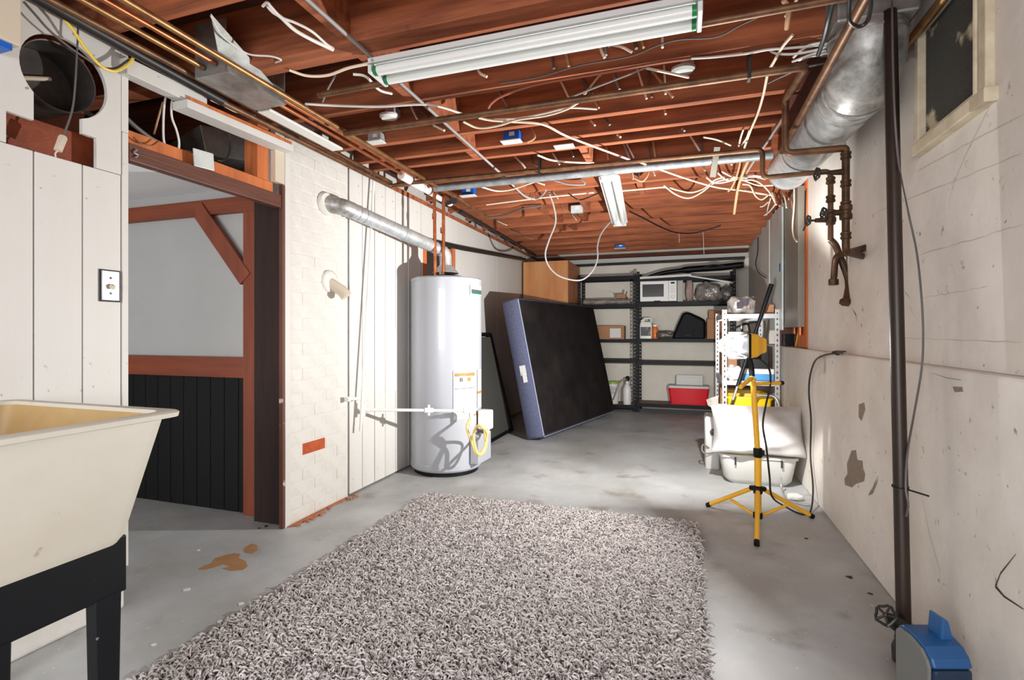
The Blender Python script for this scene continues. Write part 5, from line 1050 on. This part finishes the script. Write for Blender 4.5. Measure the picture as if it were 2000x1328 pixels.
cable([(513, 12, 2.26), (522, 5, 2.26), (530, 14, 2.25), (550, 34, 2.235), (578, 45, 2.23), (610, 62, 2.225), (640, 88, 2.235), (655, 95, 2.26)], 0.005, WHITEC, 'white cable hanging between joists at the top, looped strand')
cable([(411, 30, 2.30), (430, 65, 2.27), (455, 87, 2.25), (487, 106, 2.24), (530, 110, 2.235), (549, 117, 2.235), (538, 122, 2.25)], 0.0035, WHITEC, 'thin white wire leaving the sheet metal duct')
cable([(565, 137, 2.243), (600, 148, 2.235), (640, 147, 2.235), (680, 133, 2.24), (722, 124, 2.24)], 0.006, CREAM, 'cream cable stapled along the joist left of the near fixture')
cable([(596, 203, 2.225), (650, 206, 2.225), (740, 208, 2.225), (820, 204, 2.23), (858, 208, 2.235), (905, 223, 2.235)], 0.006, WHITEC, 'white cable crossing the ceiling left of the long conduit')
cable([(690, 145, 2.235), (715, 150, 2.23), (740, 175, 2.22), (765, 183, 2.24)], 0.006, WHITEC, 'short white cable below the left end of the near fixture')
cable([(655, 148, 2.25), (640, 175, 2.24), (630, 200, 2.24)], 0.004, GREYC, 'thin grey wire drooping above the dark crossing pipe')
cable([(975, 163, 2.21), (1050, 151, 2.21), (1130, 128, 2.21), (1230, 110, 2.21), (1285, 88, 2.21), (1330, 77, 2.21), (1400, 72, 2.21), (1450, 47, 2.21), (1530, 12, 2.21)], 0.0035, DGREY, 'long thin grey wire sweeping across below the near fixture')
cable([(952, 218, 2.225), (960, 202, 2.23), (985, 186, 2.24), (1050, 165, 2.243), (1160, 146, 2.243), (1300, 121, 2.243), (1400, 110, 2.24), (1450, 103, 2.24)], 0.0055, mat('red_brown_cable', (176, 104, 78), 0.5), 'reddish cable stapled along the second joist')
cable([(905, 238, 2.225), (935, 250, 2.21), (975, 245, 2.21), (1010, 234, 2.21), (1065, 226, 2.215), (1105, 214, 2.22), (1133, 198, 2.23)], 0.006, CREAM, 'cream cable sagging below the crossing brown pipe')
cable([(935, 230, 2.225), (960, 235, 2.222), (1005, 238, 2.22), (1060, 243, 2.215), (1105, 265, 2.215), (1165, 288, 2.215), (1230, 312, 2.22)], 0.0065, CREAM, 'bright cream cable running diagonally across the middle joists')
cable([(1250, 317, 2.20), (1300, 335, 2.195), (1350, 352, 2.19), (1400, 366, 2.19), (1455, 373, 2.19), (1510, 382, 2.18)], 0.0065, CREAM, 'cream cable running diagonally toward the electrical panel')
cable([(965, 233, 2.23), (1010, 231, 2.23), (1060, 222, 2.232), (1110, 211, 2.235), (1166, 213, 2.24)], 0.005, WHITEC, 'white cable just behind the crossing brown pipe')
cable([(1112, 191, 2.22), (1160, 172, 2.23), (1230, 145, 2.24), (1262, 132, 2.243)], 0.004, GREYC, 'thin grey wire crossing diagonally below the second joist')
cable([(1262, 133, 2.243), (1300, 141, 2.235), (1345, 151, 2.23)], 0.006, CREAM, 'short cream cable leading to the round grey cover')
cable([(1050, 303, 2.225), (1078, 313, 2.225), (1120, 317, 2.225), (1160, 318, 2.23)], 0.006, CREAM, 'cream cable hanging below the joists left of the diagonal one')
cable([(940, 365, 2.205), (970, 373, 2.20), (1000, 370, 2.20), (1030, 360, 2.205), (1045, 355, 2.21)], 0.006, CREAM, 'cream cable sagging beside the blue box near the heater')
cable([(985, 345, 2.236), (1005, 365, 2.215), (1025, 383, 2.20), (1045, 389, 2.195), (1058, 382, 2.20), (1066, 372, 2.21)], 0.008, GREYC, 'grey cable drooping from the end of the conduit')
cable([(950, 400, 2.24), (1020, 391, 2.24), (1090, 383, 2.24), (1160, 376, 2.24)], 0.006, CREAM, 'cream cable along a far joist left of the shop light')
cable([(1213, 373, 2.24), (1260, 369, 2.24), (1300, 366, 2.235), (1325, 372, 2.22), (1350, 376, 2.21), (1375, 368, 2.21), (1395, 352, 2.22), (1415, 346, 2.23)], 0.006, CREAM, 'cream cable along a far joist right of the shop light')
cable([(1297, 363, 2.22), (1320, 380, 2.19), (1345, 387, 2.18), (1370, 376, 2.19), (1395, 357, 2.21), (1425, 349, 2.22), (1450, 346, 2.22)], 0.006, CREAM, 'lowest sagging cream cable left of the cable tangle')
L0 = 'cable tangle by the round duct'
TANGLE = ([(1380, 347, 2.22), (1393, 356, 2.21), (1410, 357, 2.21), (1440, 350, 2.21), (1470, 345, 2.21), (1495, 350, 2.20)], [(1430, 350, 2.22), (1465, 343, 2.22), (1490, 345, 2.21)], [(1445, 352, 2.21), (1475, 353, 2.21), (1500, 372, 2.18), (1515, 398, 2.12)], [(1450, 360, 2.21), (1465, 363, 2.20), (1475, 382, 2.17), (1487, 390, 2.16), (1500, 382, 2.17)],
                         [(1455, 371, 2.20), (1480, 378, 2.19), (1508, 381, 2.18)], [(1500, 395, 2.18), (1492, 402, 2.17), (1485, 404, 2.17)], [(1515, 398, 2.12), (1504, 412, 2.115), (1493, 421, 2.11)], [(1505, 388, 2.18), (1500, 405, 2.15), (1497, 420, 2.13)], [(1410, 335, 2.24), (1430, 345, 2.22), (1460, 348, 2.20)], [(1402, 338, 2.24), (1420, 352, 2.215), (1445, 350, 2.21), (1480, 362, 2.20), (1510, 362, 2.19)])
for k, pts in enumerate(sorted(TANGLE, key=lambda p: p[0][0])):
    cable(pts, 0.0055, CREAM if k % 3 else WHITEC, nth(k, len(TANGLE))+' of the loose pale cables in the tangle below the round duct', group=L0)
for k, x in enumerate((1516, 1522, 1529, 1536, 1543, 1548)):
    cable([(x-8, 376, 2.16), (x-3, 388, 2.10), (x, 400+2*k, 2.02 if k % 2 else 2.04)], 0.005, (CREAM, COPPER, BROWNP)[k % 3], nth(k, 6)+' of the short cables dropping into the electrical panel', group='cables into the electrical panel')
TAN = mat('tan_fabric_cable', (186, 146, 110), 0.7)
cable([(1449, 300, 2.235), (1443, 330, 2.20), (1436, 352, 2.15), (1428, 368, 2.12), (1422, 374, 2.11)], 0.006, TAN, 'tan cable drop with a bent end left of the cable tangle')
cable([(1462, 312, 2.225), (1452, 335, 2.18), (1442, 365, 2.12), (1437, 395, 2.05), (1434, 417, 2.0)], 0.009, TAN, 'thick tan cable drop with a cut end below the tangle')
cable([(1548, 68, 2.235), (1528, 92, 2.225), (1512, 120, 2.22), (1500, 143, 2.22), (1491, 185, 2.22), (1480, 222, 2.225), (1466, 255, 2.23), (1454, 288, 2.23)], 0.006, CREAM, 'cream cable snaking back across the joists left of the duct')
cable([(1530, 0, 2.24), (1541, 18, 2.22), (1538, 40, 2.20), (1536, 56, 2.19)], 0.0085, TAN, 'thick tan cable dropping between joists at the top right')
cable([(1556, 0, 2.24), (1542, 22, 2.24), (1534, 32, 2.24)], 0.005, CREAM, 'short pale cable beside the thick tan drop')
cable([(1622, 84, 2.235), (1585, 90, 2.23), (1540, 94, 2.228), (1500, 97, 2.228), (1450, 106, 2.23), (1390, 112, 2.235), (1350, 114, 2.24)], 0.005, WHITEC, 'long white cable running left from behind the duct')
for k, pts in enumerate(([(1618, 90, 2.23), (1585, 100, 2.22), (1545, 106, 2.22), (1515, 104, 2.23), (1502, 97, 2.235)], [(1618, 98, 2.225), (1590, 104, 2.22), (1560, 116, 2.22), (1548, 120, 2.23)], [(1616, 104, 2.22), (1595, 108, 2.22), (1575, 112, 2.22), (1560, 118, 2.22)], [(1610, 82, 2.23), (1582, 88, 2.23), (1565, 98, 2.23), (1550, 112, 2.235)])):
    cable(pts, 0.005, WHITEC, ('lowest', 'third', 'second', 'topmost')[(1, 2, 0, 3)[k]]+' white cable in the bunch left of the square duct', group='cable bunch by the square duct')
cable([(1612, 124, 2.22), (1570, 132, 2.22), (1530, 148, 2.22), (1500, 162, 2.225)], 0.0045, DGREY, 'dark thin cable behind the crossing pipe elbow')
cable([(1628, 0, 2.20), (1618, 40, 2.17), (1610, 72, 2.16), (1598, 107, 2.17)], 0.0085, mat('dark_green_cable', (42, 50, 50), 0.45), 'dark green cable hanging left of the square duct')
cable([(1534, 222, 2.235), (1518, 248, 2.225), (1497, 280, 2.22), (1478, 306, 2.21), (1458, 338, 2.19)], 0.0065, GREYC, 'grey green cable slanting below the crossing pipes')
cable([(1660, -12, 2.02), (1658, 22, 2.0), (1660, 42, 1.985), (1675, 52, 1.98), (1692, 44, 1.985), (1700, 20, 2.0), (1702, -12, 2.02)], 0.0055, BLACKC, 'dark wire loop hanging in front of the square duct')
for k, pts in enumerate(([(1452, 253, 2.24), (1447, 268, 2.22), (1443, 285, 2.21)], [(1464, 254, 2.24), (1458, 270, 2.22), (1449, 283, 2.21)], [(1374, 268, 2.24), (1400, 273, 2.235), (1427, 284, 2.235)])):
    cable(pts, 0.005, CREAM, ('left hanging', 'right hanging', 'flat lying')[k]+' loose cream cable end below the middle joists at right', group='loose ends at right')
cable([(1230, 413, 2.17), (1255, 425, 2.16), (1290, 443, 2.14), (1320, 454, 2.13), (1355, 455, 2.14), (1385, 448, 2.17), (1408, 440, 2.2)], 0.007, BLACKC, 'black cable sagging right of the hanging shop light')
cable([(1180, 372, 2.22), (1150, 385, 2.20), (1130, 390, 2.20), (1110, 378, 2.22)], 0.005, BLACKC, 'thin black cord from the shop light to a joist')
cable([(950, 425, 2.20), (985, 420, 2.20), (1020, 408, 2.215), (1060, 402, 2.23)], 0.008, DGREY, 'dark grey cable below the far joists near the left wall')
Yq = 4.55
lp = [PY(1072, 375, 4.2), PY(1082, 405, 4.3), PY(1085, 435, 4.4), PY(1072, 470, 4.5), PY(1065, 497, 4.55), PY(1072, 520, 4.6), PY(1090, 538, 4.62), PY(1118, 547, 4.66), PY(1140, 545, 4.7), PY(1158, 528, 4.72), PY(1167, 505, 4.76), PY(1167, 480, 4.8), PY(1175, 455, 4.86), PY(1195, 430, 4.92)]
mk('hanging_cable', MB().tube(smoothp(lp, 8), 0.0075, 8), GREYC, label='grey cable hanging in a big loop in front of the oak cabinet', cat='cable', smooth=1)
# left top
cable([(125, 38), (142, 58), (165, 92), (195, 127), (222, 139), (245, 130), (258, 117), (262, 105)], 0.0055, YELC, 'yellow cable looping in front of the plank wall', X=-2.075)
cable([(46, 3), (70, 30), (95, 58), (130, 88), (165, 112), (195, 130), (225, 133), (252, 116)], 0.004, DGREY, 'brown cable drooping across the round hole', X=-2.085)
cable([(247, 231), (268, 250), (295, 270), (325, 285), (352, 294), (372, 298)], 0.009, DGREY, 'thick grey cable lying behind the doorway header', X=-2.19)
cable([(326, 178), (321, 205), (319, 240), (320, 275), (327, 288)], 0.0045, WHITEC, 'white wire pair hanging above the doorway, left one', X=-2.17)
cable([(340, 183), (335, 205), (336, 230), (345, 255), (350, 280), (346, 300), (338, 295)], 0.0045, WHITEC, 'white wire pair hanging above the doorway, right one', X=-2.165)
cable([(318, 200), (310, 228), (301, 262)], 0.004, TAN, 'thin pinkish wire above the doorway', X=-2.2)
cable([(447, 256), (450, 280), (447, 302), (436, 314), (424, 313)], 0.004, BLACKC, 'black wire curving down to the steel plate above the doorway', X=-2.17)
cable([(260, 268), (275, 280), (295, 284), (308, 276)], 0.003, BROWNP, 'thin brown wire lying on the ledge above the doorway', X=-2.14)
cable([(412, 195), (440, 208), (460, 218), (480, 222), (498, 226)], 0.005, WHITEC, 'white cable above the second hanging board', X=-2.06)
cable([(725, 340), (735, 325), (748, 312)], 0.005, WHITEC, 'short painted wire at the top of the gas pipe', X=-2.10)
# right wall cables
tw = [PX(1742, -10, 0.685), PX(1744, 120, 0.68), PX(1748, 230, 0.68), PX(1757, 330, 0.71), PX(1775, 420, 0.78), PX(1790, 490, 0.80), PX(1799, 570, 0.80), PX(1803, 650, 0.80), PX(1800, 720, 0.80), PX(1785, 810, 0.76), PX(1773, 880, 0.715), PX(1769, 950, 0.695), PX(1774, 985, 0.70), PX(1770, 1008, 0.705)]
mk('cable', MB().tube(smoothp(tw, 6), 0.0035, 8), DGREY, label='thin grey cable bowing beside the standpipe on the right wall', cat='cable', smooth=1)
cable([(1480, 463), (1480, 490), (1476, 515), (1482, 532), (1496, 543)], 0.005, BLACKC, 'black cable on the right wall above the grey rack', X=0.83)
cable([(1559, 358), (1563, 400), (1566, 470), (1567, 560), (1562, 630), (1554, 676)], 0.0055, YELC, 'yellow cable running down the orange stud by the electrical panel', X=XU-0.018)
cable([(1551, 362), (1551, 400), (1548, 440), (1550, 462), (1556, 472)], 0.0055, CREAM, 'cream cable hanging over the electrical panel cover', X=XU-0.075)
cable([(1573, 372), (1572, 420), (1571, 445), (1563, 456), (1556, 458)], 0.005, BLACKC, 'dark cable curving beside the electrical panel stud', X=XU-0.02)
# cable stubs poking through holes bored in the joists
def stubs(lst, label, group, ms):
    for k, pts in enumerate(sorted(lst, key=lambda p: p[0][0])):
        f = faceY(*pts[0]); n = len(pts); P = [PY(p[0], p[1], f-0.012-0.03*min(i, 1)) for i, p in enumerate(pts)]
        P = [Vector((P[0].x, f+0.004, P[0].z))]+P
        mk('cable_stub', MB().tube(smoothp(P, 4), 0.0058 if k % 3 else 0.0068, 7), ms[k % len(ms)], label=nth(k, len(lst))+' of the '+label, cat='cable', group=group, smooth=1)
ms = [CREAM, DGREY, TAN, CREAM, GREYC]
stubs([[(933, 133), (938, 143), (951, 150)], [(1078, 104), (1082, 134)], [(1104, 97), (1111, 130)], [(1170, 84), (1175, 100), (1181, 113)], [(1180, 84), (1184, 108)], [(1237, 72), (1243, 95)], [(1251, 72), (1257, 93)], [(1294, 60), (1294, 93)], [(1190, 88), (1215, 92), (1234, 102)]], 'cable stubs in the joist just behind the near fixture', 'cable stubs behind the near fixture', ms)
stubs([[(975, 181), (993, 211)], [(1096, 160), (1111, 191)], [(1138, 154), (1156, 184)], [(1171, 147), (1141, 185)], [(1198, 145), (1210, 175)], [(1246, 138), (1263, 193)], [(1266, 135), (1273, 190)], [(1276, 141), (1314, 190)], [(1297, 126), (1300, 184)], [(1160, 196), (1170, 211)], [(847, 208), (865, 232), (875, 238)], [(802, 205), (815, 232), (825, 237)], [(812, 205), (835, 228), (845, 236)], [(848, 245), (868, 255)]], 'cable stubs around the crossing brown pipe', 'cable stubs around the crossing pipe', ms)
stubs([[(1154, 235), (1162, 245)], [(1180, 230), (1191, 244)], [(1298, 212), (1300, 223)], [(1038, 248), (1045, 268), (1030, 278)], [(1117, 295), (1120, 306)], [(1007, 307), (1018, 318), (1026, 328)], [(1037, 307), (1042, 320), (1057, 328)], [(1081, 301), (1093, 322)], [(1185, 289), (1188, 312)], [(1219, 283), (1230, 310)], [(1225, 283), (1238, 308)], [(1267, 279), (1270, 306)], [(1276, 279), (1280, 306)], [(1350, 268), (1367, 295)], [(1370, 265), (1371, 295)], [(1206, 262), (1212, 268)], [(1333, 250), (1337, 256)]], 'cable stubs hanging from the middle joists', 'cable stubs on the middle joists', ms)
stubs([[(1040, 348), (1050, 356), (1064, 361)], [(1132, 337), (1136, 350), (1142, 360), (1110, 360), (1090, 354)], [(1073, 342), (1082, 352), (1092, 356)], [(1234, 328), (1237, 350)], [(1250, 325), (1247, 348)], [(1264, 322), (1266, 340), (1255, 354), (1240, 349)], [(1273, 324), (1279, 343)], [(1373, 316), (1375, 330), (1379, 334)], [(1424, 307), (1429, 322)], [(1080, 375), (1090, 388)], [(1095, 400), (1105, 412)], [(1092, 425), (1100, 431)], [(1118, 420), (1126, 430)], [(970, 431), (990, 440)], [(1000, 449), (1018, 456)], [(1025, 462), (1040, 467)]], 'cable stubs hanging from the far joists', 'cable stubs on the far joists', ms)

for k, (p_, q_) in enumerate(((( 1326, 457), (1327, 474)), ((1373, 455), (1375, 496)))):
    f = faceY(*p_)-0.006
    mk('hanging_string', MB().tube([PY(p_[0], p_[1], f)+Vector((0, 0, 0.03)), PY(q_[0], q_[1], f)], 0.003, 6), WHITEC, label=('shorter' if k == 0 else 'longer')+' thin white string hanging from a joist near the back wall', cat='string')
sA, sB = PY(1401, 303, 3.40), PY(1392, 346, 3.47)
mk('metal_strap', MB().bar(sA+Vector((0, 0, 0.05)), sB, 0.035, 0.002, up=(0, -1, 0)), PANELG, label='flat grey metal strap crossing the thick galvanized pipe', cat='strap')
